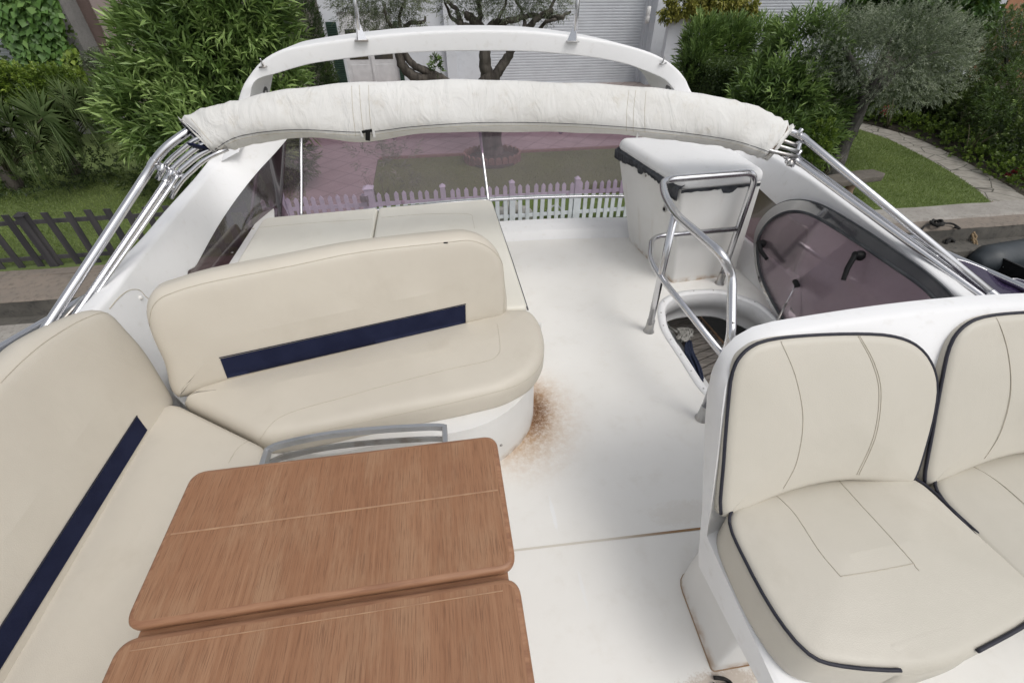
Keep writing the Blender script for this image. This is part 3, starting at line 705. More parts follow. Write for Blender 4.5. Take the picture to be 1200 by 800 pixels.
# poles, port side (left of the picture)
def pole(name, pts, r, mat='steel', rad=.12): return MB().tube(bend(pts, rad, 9), r, 14).build(name, mat, bim)
def jaw(c, ax, r=.022, mat='steel'):
    ax = V(ax).normalized(); m_ = MB().lathe(c-ax*.02, [(r*.8, 0), (r, .002), (r, .038), (r*.8, .04)], 16, ax)
    s = ax.orthogonal().normalized(); m_.lathe(c+s*.02, [(.009, 0), (.009, .012), (.013, .014), (.013, .022), (0, .024)], 10, s); m_.box(c+s*.026+ax*.004, (.012, .012, .03), None)
    return m_.build('pole_clamp', mat, bim, auto=50)
def UL(u, v, y): return P(u, v, y=y)
c = UL(236, 173, 2.46); MB().loft([[c+V((.05*math.cos(t)*s_-.02*k, .04*math.sin(t)*s_, -.028*math.sin(t+.4)*s_+.012*k)) for t in [2*PI*j/14 for j in range(14)]] for k, s_ in ((-1, 1), (0, 1), (1, .7), (1.5, .3))]).build('dark_mouth_lump', 'navy', bim)  # navy lump added so the open end of the roll reads dark
a = UL(214, 158, 2.48); b = UL(190, 176, 2.44); c = P(168, 210, x=-1.40); d = P(60, 375, x=-1.62); e = d+(d-c)*.5
pole('main_pole', [a+V((.08, .10, .03)), a+V((0, .03, 0)), b, c, d, e], .0185)
jaw(b.lerp(c, .45), c-b, .021)
for k, (p1, p2, yy, rad) in enumerate((((222, 168), (196, 190), 2.46, .012), ((226, 176), (201, 198), 2.43, .012), ((230, 184), (206, 204), 2.40, .012), ((236, 190), (212, 212), 2.37, .011))):
    q0 = UL(p1[0], p1[1], yy); q1 = UL(p2[0], p2[1], yy); q2 = UL(p2[0]-12, p2[1]+20, yy-.03)
    pole('folded_bow', [q0+V((.10, .09, .03)), q0+V((0, .05, 0)), q1, q2], rad, rad=.08)
p0_ = UL(196, 212, 2.38); p1_ = P(90, 368, x=-1.58)
pole('stay_pole', [UL(203, 200, 2.38), p0_, p1_, p1_+(p1_-p0_)*.45], .015)
pole('stay_pole', [UL(209, 205, 2.36), UL(202, 216, 2.34), P(97, 368, x=-1.545), P(97, 368, x=-1.545)+(p1_-p0_)*.45], .008)
jaw(UL(196, 211, 2.38), p1_-p0_, .018); jaw(UL(190, 197, 2.40), V((.3, .5, .6)), .012); jaw(UL(204, 205, 2.37), V((.4, 0, .6)), .012)
fo = UL(204, 222, 2.36)
MB().tube([UL(196, 212, 2.38), UL(203, 219, 2.37)], .009, 10).lathe(fo, [(.018, 0), (.018, .012), (.010, .03), (0, .032)], 14, (0, -.1, 1)).build('pole_foot', 'steel', bim)
# starboard side
a = UL(931, 156, 2.47); b = UL(941, 161, 2.45); d = P(1163, 345, x=2.42); 
pole('main_pole', [a+V((-.10, .08, .02)), a+V((0, .03, 0)), b, d], .0185); jaw(UL(942, 162, 2.45), d-b, .021)
jaw(UL(937, 155, 2.45), V((.5, 0, 1)), .012)
p0_ = UL(933, 188, 2.40); p1_ = P(1176, 366, x=2.42)
pole('stay_pole', [UL(925, 182, 2.40), p0_, p1_, p1_+(p1_-p0_)*.25], .015)
q0 = UL(936, 184, 2.42); q1 = P(1166, 352, x=2.44)
pole('stay_pole', [q0, q1], .008)
jaw(UL(934, 188, 2.40), p1_-p0_, .018); jaw(d.lerp(b, -.004), d-b, .020); jaw(P(1165, 358, x=2.42), p1_-p0_, .020)
MB().tube([d, P(1172, 352, x=2.40), P(1165, 360, x=2.42)], .010, 10).build('pole_hinge', 'steel_d', bim)
for k, (p1, p2) in enumerate((((918, 166), (938, 172)), ((914, 173), (936, 178)), ((908, 180), (934, 184)))):
    q0 = UL(p1[0], p1[1], 2.44-.03*k); q1 = UL(p2[0], p2[1], 2.43-.03*k)
    pole('folded_bow', [q0+V((-.10, .09, .03)), q0+V((0, .05, 0)), q1], .011, 'steel_d')
jaw(UL(936, 172, 2.42), V((.2, .3, .9)), .013); jaw(UL(936, 180, 2.40), V((.5, .2, .6)), .011); jaw(UL(924, 188, 2.38), V((.6, .2, .3)), .011)
fo = UL(925, 194, 2.36); MB().lathe(fo, [(.018, 0), (.018, .012), (.010, .03), (0, .032)], 14, (0, 0, 1)).tube([UL(922, 185, 2.38), fo], .009, 8).build('pole_foot', 'steel_d', bim)
# grab rail bows outside the walls
r0 = [P(1040, 283, x=2.78), P(1055, 279, x=2.80), P(1075, 280, x=2.82), P(1100, 293, x=2.82), P(1200, 337, x=2.82), P(1300, 382, x=2.82)]
MB().tube(cr(r0, 8), .017, 12).build('side_rail', 'steel', yacht)
MB().tube(cr([p+V((.02, -.01, -.035)) for p in r0[1:]], 8), .011, 12).build('side_rail', 'steel', yacht)
r1 = [P(108, 345, x=-1.72), P(95, 352, x=-1.74), P(70, 367, x=-1.76), P(0, 408, x=-1.78), P(-80, 455, x=-1.80)]
MB().tube(cr(r1, 8), .017, 12).build('side_rail', 'steel', yacht)
MB().tube(cr([P(113, 346, x=-1.60), P(100, 348, x=-1.62), P(88, 360, x=-1.66), P(70, 380, x=-1.7)], 8), .012, 12).build('side_rail', 'steel_d', yacht)

# =================================================================== WET BAR CABINET
cab = thing('wet_bar_cabinet', 'white moulded cabinet with a lid and a torn black seal, behind the stair rail', 'cabinet', (1.75, 2.9, 0))
b_ = [P(788, 332, z=0), P(861, 322, z=0), V((2.06, 3.26, 0)), P(737, 282, z=0)]
t_ = [P(798, 224, z=.68), P(894, 215, z=.68), V((2.03, 3.36, .68)), P(723, 177, z=.68)]
mid = [p.lerp(q, .2) for p, q in zip(b_, t_)]
MB().loft([rpoly(b_, .02, 4), rpoly(mid, .025, 4), rpoly(t_, .035, 4)]).build('cabinet_body', 'gelw', cab, auto=50, bv='cab')
ct = sum(t_, V())/4
def sc4(f, dz): return [ct+(p-ct)*f+V((0, 0, dz)) for p in t_]
lt = sc4(1.0, 0)
cushion('cabinet_lid', rpoly([V((p.x, p.y, .765+.02*(p.y-2.6))) for p in sc4(1.02, 0)], .07, 6), (0, -.02, 1), .085, .05, .014, 'gel', cab, bv='clid', wob=0)
secs = [rpoly(sc4(1.0, .006), .05, 6)] + [rpoly([ct+(p-ct)*(1-.10*(1-math.cos(PI/2*k/5)))+V((0, 0, .012+.085*math.sin(PI/2*k/5))) for p in sc4(1.0, 0)], .07, 6) for k in range(6)]
sl = [[V((p.x, p.y, p.z+.02*(p.y-2.6)*(1 if i > 1 else 0))) for p in s] for i, s in enumerate(secs)]
# torn black seal tape along left edge, folded and ragged
rr = random.Random(5); tp = []; q0, q1 = t_[3], t_[0]; L = (q1-q0); nside = V((-1, -.12, 0)).normalized(); ks = 40
va = []; vb = []; vc = []
for k in range(ks+1):
    s = k/ks; p = q0+L*s; wdt = .030+.014*math.sin(s*7+1)+rr.uniform(-.004, .006)+(.028 if .40 < s < .50 else 0)+(.02 if s > .85 else 0)
    va.append(p+V((.02, 0, .034+rr.uniform(-.003, .005)))); vb.append(p+nside*(.016+rr.uniform(0, .004))+V((0, 0, .010+rr.uniform(-.002, .003)))); vc.append(p+nside*(.010+rr.uniform(0, .006))+V((0, 0, -wdt)))
vd = [v+nside*(.004+rr.uniform(0, .004))+V((0, 0, .010)) for v in vc]
MB().loft([va, vb, vc, vd], caps=False, closed=False).build('torn_seal', 'tape', cab, smooth=False)
va = []; vb = []
for k in range(25):
    s = k/24*.965; p = t_[0].lerp(t_[1], s); va.append(p+V((0, -.006, .008))); vb.append(p+V((0, -.004, -.012+rr.uniform(-.004, .004)-(.028 if .5 < s < .68 else 0))))
MB().loft([va, vb], caps=False, closed=False).build('torn_seal', 'tape', cab, smooth=False)
c = on(['cab'], 779, 245, .001)
MB().lathe(c, [(.021, -.002), (.021, .003), (.017, .006), (.014, .003), (0, .003)], 20, (-1, -.15, -.1)).build('round_latch', 'steel_d', cab)
MB().lathe(c, [(.013, .003), (.013, .0045), (.006, .005), (.006, .010), (0, .010)], 16, (-1, -.15, -.1)).build('latch_core', 'dark', cab)
c = on(['cab'], 757, 206, .001)
if c: MB().lathe(c, [(.008, 0), (.008, .004), (0, .005)], 12, (-1, -.1, 0)).build('button_stud', 'steel_d', cab)

# =================================================================== STAIR GUARD RAIL
gr = thing('stair_guard_rail', 'polished stainless tube guard rail standing round the stair opening', 'guard rail', (1.4, 2.0, 0))
z0 = .79
fA = V((1.176, 2.069, 0)); fB = V((1.887, 2.519, 0)); fC = V((1.17, 1.355, 0))
top = [fB, V((fB.x, fB.y, z0-.0)), P(776, 211, z=z0), P(779, 229, z=z0), P(791, 251, z=z0), P(846, 298, z=z0), P(858, 322, z=z0-.10), P(857, 398, z=.50), P(846, 425, z=.36), fC]
MB().tube(bend(top, .085, 9), .0205, 16).build('top_rail', 'steel', gr)
MB().tube([fA, P(790.5, 252, z=z0-.005)], .0195, 16).build('upright', 'steel', gr)
midr = [V((fB.x, fB.y, .42)), P(764, 277, z=.42), P(762, 303, z=.42), P(772, 322, z=.42), P(850, 420, z=.40)]
MB().tube(bend(midr, .10, 9), .0165, 14).build('middle_rail', 'steel', gr)
for f in (fA, fB, fC):
    MB().lathe(f+V((0, 0, .001)), [(.034, 0), (.033, .004), (.027, .01), (.024, .06), (.0235, .085), (.018, .088)], 20).build('rail_foot', 'steel_d', gr, auto=50)
c = P(857, 376, z=.56); MB().lathe(c+V((.0, -.012, 0)), [(.005, 0), (.005, .006), (0, .007)], 10, (0, -1, 0)).build('rail_screw', 'steel_d', gr)

# =================================================================== NAVY ROPE AND CLOTH ON THE STAIR
def ropecoil(c, r1, r2, turns, th, ax=(0, 0, 1), seed=1, jit=.01):
    rr = random.Random(seed); ax = V(ax).normalized(); u = ax.orthogonal().normalized(); w_ = ax.cross(u); pts = []
    for i in range(int(turns*14)):
        a = i/14*2*PI; k = 1+rr.uniform(-.15, .15); pts.append(V(c)+u*(r1*math.cos(a)*k)+w_*(r2*math.sin(a)*k)+ax*(rr.uniform(-jit, jit)+i*.0006))
    return MB().tube(cr(pts, 3), th, 7)
z_ = stz+.03
rp_ = MB(); rr = random.Random(2)
for k in range(9):
    o = rr.uniform(-4, 5)+7; rp_.tube(cr([P(803+o*.6, 400+rr.uniform(-3, 3), z=z_+.03*rr.random()), P(800+o, 412, z=z_+.05), P(806+o*1.2, 430, z=z_+.05*rr.random()+.02), P(814+o*.8, 446+rr.uniform(-4, 2), z=z_)], 6), .008, 7)
tag(rp_.build('rope', 'rope_n'), 'bundle of navy rope hanging on the stair inside the deck opening', 'rope')
rg = MB()
for k in range(7):
    pts = [P(rr.uniform(792, 812), rr.uniform(384, 400), z=z_+.04+.03*rr.random()) for _ in range(5)]; rg.tube(cr(pts, 5), [rr.uniform(.006, .013) for _ in range(21)], 7)
rg.tube(cr([P(784, 383, z=z_+.02), P(792, 388, z=z_+.05), P(800, 390, z=z_+.04)], 5), .01, 7)
tag(rg.build('cloth', 'rag'), 'knotted pale cloth strap tied above the navy rope on the stair', 'cloth')
# =================================================================== HELM SEAT (double)
helm = thing('helm_bench', 'double helm seat in a white moulded shell, two cream seats edged with navy piping', 'helm seat', (1.35, .6, 0))
def helmsec(x, h, ins, wrap=0):
    zt = .40+(.985-.40)*h; 
    yf = .17+.26*math.exp(-((x-1.37)/.17)**2)
    def rear(z): return .62+(z-.40)*.50
    return [V((x, yf+ins, .385)), V((x, yf+ins, .325)), V((x, .56, .29)), V((x, .60-ins*.3, .33)), V((x, rear(.48)-ins*.3, .48)), V((x, rear(zt-.03)-ins*.3, zt-.03)), V((x, rear(zt)-.018, zt)), V((x, rear(zt)-.055-wrap*.6, zt-wrap*.2)), V((x, rear(zt)-.075-wrap, zt-.012-wrap*.4)), V((x, .60-wrap*.4, .43)), V((x, .5, .42)), V((x, max(.2, yf+.05), .40))]
secs = []
X0, X1 = .682, 2.055
prof = [(0, .62, .05), (.008, .74, .03), (.02, .83, .012), (.045, .90, .004), (.08, .95, 0), (.13, .985, 0), (.19, 1.0, 0)]
for dx, h, ins in prof: secs.append(helmsec(X0+dx, h, ins, .035*max(0, 1-dx/.035)))
for k in range(1, 30): secs.append(helmsec(X0+.19+(X1-X0-.38)*k/30, 1.0+.03*math.sin(PI*k/30), 0))
for dx, h, ins in prof[::-1]: secs.append(helmsec(X1-dx, h, ins, .07*max(0, 1-dx/.035)))
MB().loft(secs).build('seat_shell', 'gel', helm, auto=50, bv='shell')
# pedestal
pb = rpoly([V((.72, .66, 0)), V((.705, .352, 0)), V((1.98, .34, 0)), V((1.98, .67, 0))], [.07, .012, .04, .06], 5)
pm = rpoly([V((.735, .665, .16)), V((.745, .37, .16)), V((1.96, .36, .16)), V((1.96, .67, .16))], [.07, .02, .04, .06], 5)
pt = rpoly([V((.765, .66, .34)), V((.80, .40, .34)), V((1.93, .38, .34)), V((1.93, .66, .34))], [.05, .03, .04, .05], 5)
MB().loft([pb, pm, pt]).build('pedestal', 'gelw', helm, auto=40, bv='ped')
fl_ = MB().tube([p+V((0, 0, .001)) for p in pb], .0028, 6, closed=True).build('pedestal_sealant', 'groove', helm)
# backrests
hn = V((0, -.89, .456)); hp = V((0, .60, .56))
bp = [(847, 606), (850, 545), (855, 480), (861, 436), (876, 412), (902, 399), (950, 393), (1010, 391), (1052, 394), (1080, 405), (1097, 425), (1104, 450), (1101, 482), (1091, 522), (1077, 563), (1060, 570), (1000, 566), (950, 573), (905, 588), (868, 604)]
def hpl(u, v): return PL(u, v, hp, hn)
o1 = [hpl(u, v) for u, v in bp]
o2 = [p+V((.665, 0, .003)) for p in o1]
b1 = cushion('backrest', cr(o1, 3, True), hn, .085, .028, .012, 'vinyl_seat', helm, bv='hb1', N_=140)
b2 = cushion('backrest', cr(o2, 3, True), hn, .085, .028, .012, 'vinyl_seat', helm, bv='hb2', N_=140)
b1['label'] = 'left backrest with a full navy piped edge'
seam('piping', [(845, 600), (849, 545), (853, 480), (860, 434), (876, 410), (902, 397), (950, 391.5), (1010, 390), (1052, 393), (1082, 404), (1099, 425), (1105.5, 450), (1102.5, 482), (1092, 523), (1080, 558)], ['hb1', 'hb2'], b1, r=.0042, mat='piping', eps=-.001, sides=8) if False else None
def ring(o, dz, names=None): return [p+hn*dz for p in o]
def pipe_ring(ol, nrm, dn, r, parent, a=0, b=1., grow_=0.0):
    pts = resample(ol, 160); k0, k1 = int(a*160), int(b*160); c = sum(ol, V())/len(ol)
    q = [p+V(nrm)*dn+(p-c).normalized()*grow_ for p in pts]
    if b-a >= .999: return MB().tube(q, r, 8, closed=True).build('piping', 'piping', parent)
    return MB().tube(q[k0:k1], r, 8).build('piping', 'piping', parent)
pipe_ring(cr(o1, 3, True), hn, -.013, .0048, b1, 0, .76, -.003)
pipe_ring(cr(o2, 3, True), hn, -.013, .0048, b2, 0, .76, -.003)
for pts in ([(915, 400), (932, 440), (941, 490), (934, 540), (918, 572)], [(1005, 393), (1022, 425), (1030, 460), (1024, 510), (1004, 556)], [(1007, 393), (1024.5, 425), (1032.5, 460), (1026.5, 510), (1006.5, 556)]):
    seam('seam', pts, ['hb1'], b1, r=.0010)
def copy_seams(src, dst, off):
    for ch in list(src.children):
        if ch.name.startswith('seam'):
            c = ch.copy(); COL.objects.link(c); c.parent = dst; c.location = off
copy_seams(b1, b2, (.665, 0, .003))
# seats
spx = [(851, 616), (861, 594), (905, 571), (955, 556), (1008, 549), (1048, 555), (1080, 570), (1120, 607), (1168, 650), (1212, 692), (1220, 712), (1202, 733), (1160, 758), (1110, 782), (1060, 790), (985, 785), (943, 770), (903, 722), (868, 658)]
s1 = [P(u, v, z=.525) + V((0, 0, .025)) for u, v in spx]
s1b = [p+V((.665, 0, 0)) for p in s1]
q1 = cushion('seat_cushion', cr(s1, 3, True), (0, 0, 1), .15, .032, .028, 'vinyl_seat', helm, bv='hs1', N_=150, wob=.002)
q2 = cushion('seat_cushion', cr(s1b, 3, True), (0, 0, 1), .15, .032, .028, 'vinyl_seat', helm, bv='hs2', N_=150, wob=.002)
for q, nme, dx in ((q1, 'hs1', 0), (q2, 'hs2', .665)):
    pp = cr(s1, 3, True)
    off = [p+V((dx, 0, 0)) for p in pp]
    rs = resample(off, 200); c = sum(rs, V())/200
    # piping runs round the sides and front, broken by the front panel
    k_front = [i for i in range(200)]
    def inside(i): 
        u = rs[i].x-dx; return not (rs[i].y < .30 and .905 < u < 1.10)
    seg = []; segs = []
    for i in list(range(200))+[0]:
        if inside(i) and not (rs[i].y > .585 and rs[i].x-dx > .80 and rs[i].x-dx < 1.3): seg.append(rs[i]+(c-rs[i]).normalized()*.004+V((0, 0, -.008)))
        elif seg: segs.append(seg); seg = []
    if seg: segs.append(seg)
    for sg_ in segs:
        if len(sg_) > 3: MB().tube(sg_, .0045, 8).build('piping', 'piping', q)
# front roll panel bulging over the edge
def roll(dx):
    secs = []
    for k in range(15):
        s = k/14; x = .90+.215*s+dx; y = P(1060+100*s, 786-30*s, z=.53).y
        bulge = math.sin(PI*min(max(s, .0), 1))**.35*.022 if 0 < s < 1 else 0
        secs.append([V((x, y+.13, .548)), V((x, y+.08, .5535+bulge*.15)), V((x, y+.045, .553+bulge*.2)), V((x, y+.012-bulge*.3, .541+bulge*.2)), V((x, y-.002-bulge*.6, .515)), V((x, y-.004-bulge*.7, .47)), V((x, y+.01, .41)), V((x, y+.10, .41))])
    return MB().loft(secs)
roll(0).build('front_roll', 'vinyl_seat', q1); roll(.665).build('front_roll', 'vinyl_seat', q2)
for q, nme, off in ((q1, 'hs1', 0), (q2, 'hs2', 1)):
    if off: copy_seams(q1, q2, (.665, 0, 0)); continue
    sets = [[(978, 557), (1005, 587), (1040, 625), (1071, 660)], [(1071, 660), (1030, 668), (985, 675)], [(985, 675), (960, 645), (930, 600), (902, 574)], [(1071, 660), (1073, 664), (1077, 668)]] if not off else [[(1142, 523), (1180, 545), (1199, 560)]]
    for pts in sets: seam('seam', pts, [nme], q, r=.0009)
tag(MB().tube(cr([V((.70, .335, .006)), V((.715, .33, .012)), V((.735, .325, .006)), V((.745, .31, .008)), V((.70, .31, .01)), V((.69, .32, .006))], 5), .006, 7).build('rope_end', 'rope_k'), 'black scrap of cord lying on the deck at the helm seat foot', 'cord') 

# =================================================================== CORNER SOFA
sofa = thing('corner_sofa', 'cream vinyl corner sofa with navy strips and rounded end around the teak table', 'sofa', (-.6, 1.3, 0))
# moulded white base
def lowedge(pts, dz, dy): return [V((p.x, p.y, dz)) for p in pts]
bpx = [V((-1.26, 1.6, 0)), V((-.68, 1.20, 0)), V((-.30, 1.19, 0)), V((-.05, 1.20, 0)), V((.10, 1.235, 0)), V((.22, 1.315, 0)), V((.305, 1.42, 0)), V((.35, 1.56, 0)), V((.37, 1.80, 0)), V((.33, 1.9, 0)), V((-1.2, 2.0, 0))]
bot = resample(cr(bpx, 4, True), 90)
cb = sum(bot, V())/90
topb = [V((p.x, p.y+.0, .30)) + (p-cb).normalized()*(-.004) for p in bot]
MB().loft([bot, topb]).build('sofa_base', 'gelw', sofa, auto=50, bv='sbase')
lb = [V((-1.27, 1.3, 0)), V((-.72, 1.3, 0)), V((-.72, -.9, 0)), V((-1.27, -.9, 0))]
MB().prism(lb, (0, 0, .30)).build('sofa_base', 'gelw', sofa, bevel=.02)
c = on(['sbase'], 587, 521, .001)
if c: MB().lathe(c, [(.007, 0), (.007, .003), (0, .004)], 12, (.1, -1, 0)).build('drain_plug', 'steel_d', sofa)
# piped sealant at base of sofa
# seats
def Pz(u, v, zs, zt): p = P(u, v, z=zs); p.z = zt; return p
aft = [V((-1.20, 1.42, .42)), V((-1.14, 1.455, .42)), V((-1.10, 1.60, .42)), V((-.3, 1.80, .42)), V((.22, 1.90, .42)), Pz(600, 363, .40, .42), Pz(622, 366, .38, .42), Pz(633, 382, .37, .42), Pz(638.5, 405, .365, .42), Pz(636, 428, .36, .42), Pz(622, 448, .36, .42), Pz(590, 465, .36, .42), Pz(535, 478, .36, .42), Pz(450, 494, .36, .42), Pz(380, 508, .37, .42), Pz(306, 517, .39, .42)]
aft = [V((-1.13, 1.452, .42)), V((-1.05, 1.62, .42))] + aft[3:]
ss = cushion('seat_cushion', rpoly(aft, [.01, .01, .05, .05] + [.05]*10 + [.05, .012], 4), (0, 0, 1), .135, .055, .012, 'vinyl', sofa, bv='ss', N_=170)
left = [V((-1.145, 1.44, .41)), V((-.735, 1.16, .41)), V((-.70, 1.05, .41)), V((-.70, -.9, .41)), V((-1.27, -.9, .41)), V((-1.27, 1.40, .41))]
sl_ = cushion('seat_cushion', rpoly(left, [.012, .03, .03, .02, .02, .01], 4), (0, 0, 1), .125, .03, .006, 'vinyl', sofa, bv='sl', N_=170)
# lower tucked roll of the aft seat (second line of the cushion side)
seam('seam', [(305, 514), (322, 493), (350, 480), (400, 466), (450, 452), (520, 434), (570, 423), (583, 416), (586, 406), (583, 380)], ['ss'], ss)
seam('seam', [(637, 416), (630, 433), (612, 448), (585, 458), (520, 474), (450, 489), (400, 500), (345, 510)], ['ss'], ss)
seam('seam', [(268, 542), (278, 526), (290, 517), (303, 514)], ['sl'], sl_)
for k, a in ((q, 0) for q in ()): pass
# backrests
bdir = V((1.374, .33, 0)).normalized(); aftd = V((-bdir.y, bdir.x, 0)); an = (-aftd*.98+V((0, 0, .2))).normalized()
ap0 = V((-1.143, 1.454, .42)) - an*.014
apx = [(206, 471), (189, 430), (173, 395), (167, 366), (176, 345), (200, 335), (245, 322), (330, 305), (419, 288), (524, 276), (553, 275), (576, 284), (590, 303), (595, 330), (594, 373), (545, 385), (400, 421), (268, 452)]
ao = [PL(u, v, ap0, an) for u, v in apx]
ba = cushion('backrest', cr(ao, 4, True), an, .13, .055, .010, 'vinyl', sofa, bv='ba', N_=190, wob=.004)
seam('seam', [(176, 398), (176, 370), (183, 354), (200, 344), (244, 331), (340, 312), (419, 296), (524, 284), (551, 282), (571, 289), (585, 302), (590, 319), (590.5, 366)], ['ba'], ba, r=.0014)
patch('accent_strip', [(258, 420), (545, 357), (545.5, 382), (268, 447)], ['ba'], ba, 'navy', 60, 6)
seam('strip_edge', [(257, 419), (400, 388), (546, 356), ], ['ba'], ba, r=.0022, mat='piping', eps=.002)
seam('strip_edge', [(546, 356), (546.5, 382)], ['ba'], ba, r=.003, mat='vinyl', eps=.002)
c = on(['ba'], 522, 284.5, .001)
if c: MB().box(c, (.02, .004, .005)).build('loose_thread', 'dark', ba)
ln_ = V((.97, 0, .25)).normalized(); lp0 = V((-1.19, 1, .42)) + ln_*.006
lpx = [(210, 466), (196, 440), (176, 408), (152, 380), (135, 363), (115, 359), (84, 371), (48, 390), (20, 414)]
lo_ = [PL(u, v, lp0, ln_) for u, v in lpx]
zt = lo_[-1].z; xt = lo_[-1].x
lo_ += [V((xt, .6, zt)), V((xt, 0, zt)), V((xt, -.9, zt)), V((lo_[0].x+.02, -.9, .33)), V((lo_[0].x+.02, 0, .33)), V((lo_[0].x+.02, .8, .33)), V((lo_[0].x+.02, 1.30, .33)), V((lo_[0].x+.015, 1.44, .35))]
bl_ = cushion('backrest', cr(lo_, 4, True), ln_, .12, .055, .010, 'vinyl', sofa, bv='bl', N_=230, wob=.004)
seam('seam', [(0, 449), (25, 424), (51, 402), (84, 381), (105, 371), (118, 367), (132, 369), (145, 379), (169, 410), (196, 450)], ['bl'], bl_, r=.0014)
patch('accent_strip', [(160, 488), (-60, 828), (-60, 880), (172, 504)], ['bl'], bl_, 'navy', 70, 6)
seam('strip_edge', [(160, 487), (80, 610), (0, 734), (-60, 826)], ['bl'], bl_, r=.0022, mat='piping', eps=.002)

# =================================================================== SUN PAD
pad = thing('sun_pad', 'bleached cream sun pad behind the sofa, in two cushions', 'sun pad', (-.4, 2.6, 0))
pbase = [V((-1.30, 1.9, 0)), V((.31, 1.9, 0)), V((.29, 3.22, 0)), V((-1.24, 3.16, 0))]
MB().prism(pbase, (0, 0, .355)).build('pad_base', 'gelw', pad, bevel=.02)
led = [V((-1.33, 2.25, .34)), V((-1.20, 2.25, .34)), V((-1.22, 3.30, .34)), V((-1.27, 3.50, .34)), V((-1.33, 3.5, .34))]
MB().prism(led, (0, 0, .022)).build('pad_ledge', 'gelw', pad, bevel=.006)
for u, v in ((272, 296), (297, 268)):
    c = P(u, v, z=.363); MB().lathe(c, [(.009, 0), (.008, .003), (0, .004)], 12).build('screw_cover', 'groove' if u > 290 else 'steel_d', pad)
c1 = [Pz(309, 257, .405, .42), Pz(443, 245, .405, .42), Pz(431, 320, .40, .42), Pz(270, 318, .40, .42)]
c1 = [c1[0], c1[1], V((c1[1].x, 1.95, .42)), V((c1[3].x+.02, 1.95, .42))]
c2 = [V((c1[1].x+.006, c1[1].y, .42)), Pz(576, 234.5, .405, .42), Pz(600, 305, .405, .42), Pz(618.5, 362, .405, .42), V((c1[1].x+.006, 1.88, .42))]
x1 = cushion('pad_cushion', rpoly(c1, [.05, .02, .02, .02], 4), (0, 0, 1), .07, .022, .014, 'vinyl_pale', pad, bv='p1', N_=130)
x2 = cushion('pad_cushion', rpoly(c2, [.02, .07, .02, .02, .02], 4), (0, 0, 1), .07, .022, .014, 'vinyl_pale', pad, bv='p2', N_=130)
seam('seam', [(300, 267), (370, 261), (436, 257)], ['p1'], x1); seam('seam', [(447, 255), (500, 251), (548, 251), (554, 258), (556, 268)], ['p2'], x2)
MB().tube([c2[1]+V((.0, -.06, -.02)), c2[2]+V((.001, 0, -.02)), c2[3]+V((.001, 0, -.02))], .004, 8).build('piping', 'piping', x2)

# =================================================================== FOLDING TEAK TABLE
tb = thing('folding_table', 'weathered teak table with two rounded leaves in front of the corner sofa', 'table', (-.37, .5, 0))
zt = .60
def leaf(x0, x1, y0, y1, z, rs, name='table_leaf'):
    o = rpoly([V((x0, y0, z)), V((x1, y0, z)), V((x1, y1, z)), V((x0, y1, z))], rs, 8); c = sum(o, V())/len(o)
    def ins(d):
        out = []
        for p in o:
            q = V((min(max(p.x, x0+.05), x1-.05), min(max(p.y, y0+.05), y1-.05), z)); out.append(p+(q-p).normalized()*d)
        return out
    t = .030; prof = [(.006, -t), (.001, -t+.006), (0, -t+.012), (0, -.010), (.003, -.004), (.009, -.0005), (.014, 0)]
    rings = [[p+V((0, 0, h)) for p in ins(d)] for d, h in prof]
    e = MB().loft(rings, caps=False).add(rings[0], [tuple(range(len(o)))]).build('leaf_edge', 'teak_e', tb, auto=60)
    f = MB().add(rings[-1], [tuple(range(len(o)))]).build(name, 'teak', tb, smooth=False, bv=name)
    e.parent = f
    return f
l1 = leaf(-.815, .090, .505, .928, zt, .045); l2 = leaf(-.808, .090, .06, .488, zt, .045)
# pale inlay line across the rear leaf, border lines
MB().box((-.362, .728, zt+.0006), (.865, .005, .001)).build('inlay_line', 'teak_line', l1, smooth=False)
MB().box((-.362, .478-.02, zt+.0006), (.82, .0025, .001)).build('inlay_line', 'teak_line', l2, smooth=False)
MB().box((-.362, .496, zt-.05), (.86, .20, .035)).build('under_leaf', 'teak_e', tb, bevel=.006)
MB().box((-.36, .50, zt-.085), (.50, .70, .03)).build('support_frame', 'alu', tb, bevel=.004)
MB().lathe((-.36, .5, 0), [(.17, 0), (.165, .012), (.05, .03), (.042, .06), (.042, .50), (.09, .515)], 26).build('pedestal_leg', 'alu', tb, auto=40)
# aluminium grab frame fixed behind the table
a, b = P(312, 531, z=.47), P(522, 508, z=.47); m1 = P(330, 522, z=.50); 
fr_top = cr([P(313, 528, z=.47), P(330, 521, z=.47), P(380, 510.5, z=.47), P(440, 504, z=.47), P(500, 500.5, z=.47), P(521, 501, z=.47)], 6)
secs = [[p+V((0, -.004, .010)), p+V((0, .010, .010)), p+V((0, .012, -.012)), p+V((0, -.006, -.012))] for p in fr_top]
ff = MB().loft(secs).build('grab_frame', 'alu', tb, auto=40)
for q in (fr_top[0], fr_top[-1]):
    MB().box(q+V((0, -.10, -.006)), (.018, .22, .03)).build('frame_arm', 'alu', ff, bevel=.003)
mm = MB(); mm.loft([[p+V((0, -.022, -.03)), p+V((0, -.016, -.03)), p+V((0, -.016, -.055)), p+V((0, -.022, -.055))] for p in fr_top]); mm.build('frame_bar', 'steel_d', ff, auto=40)
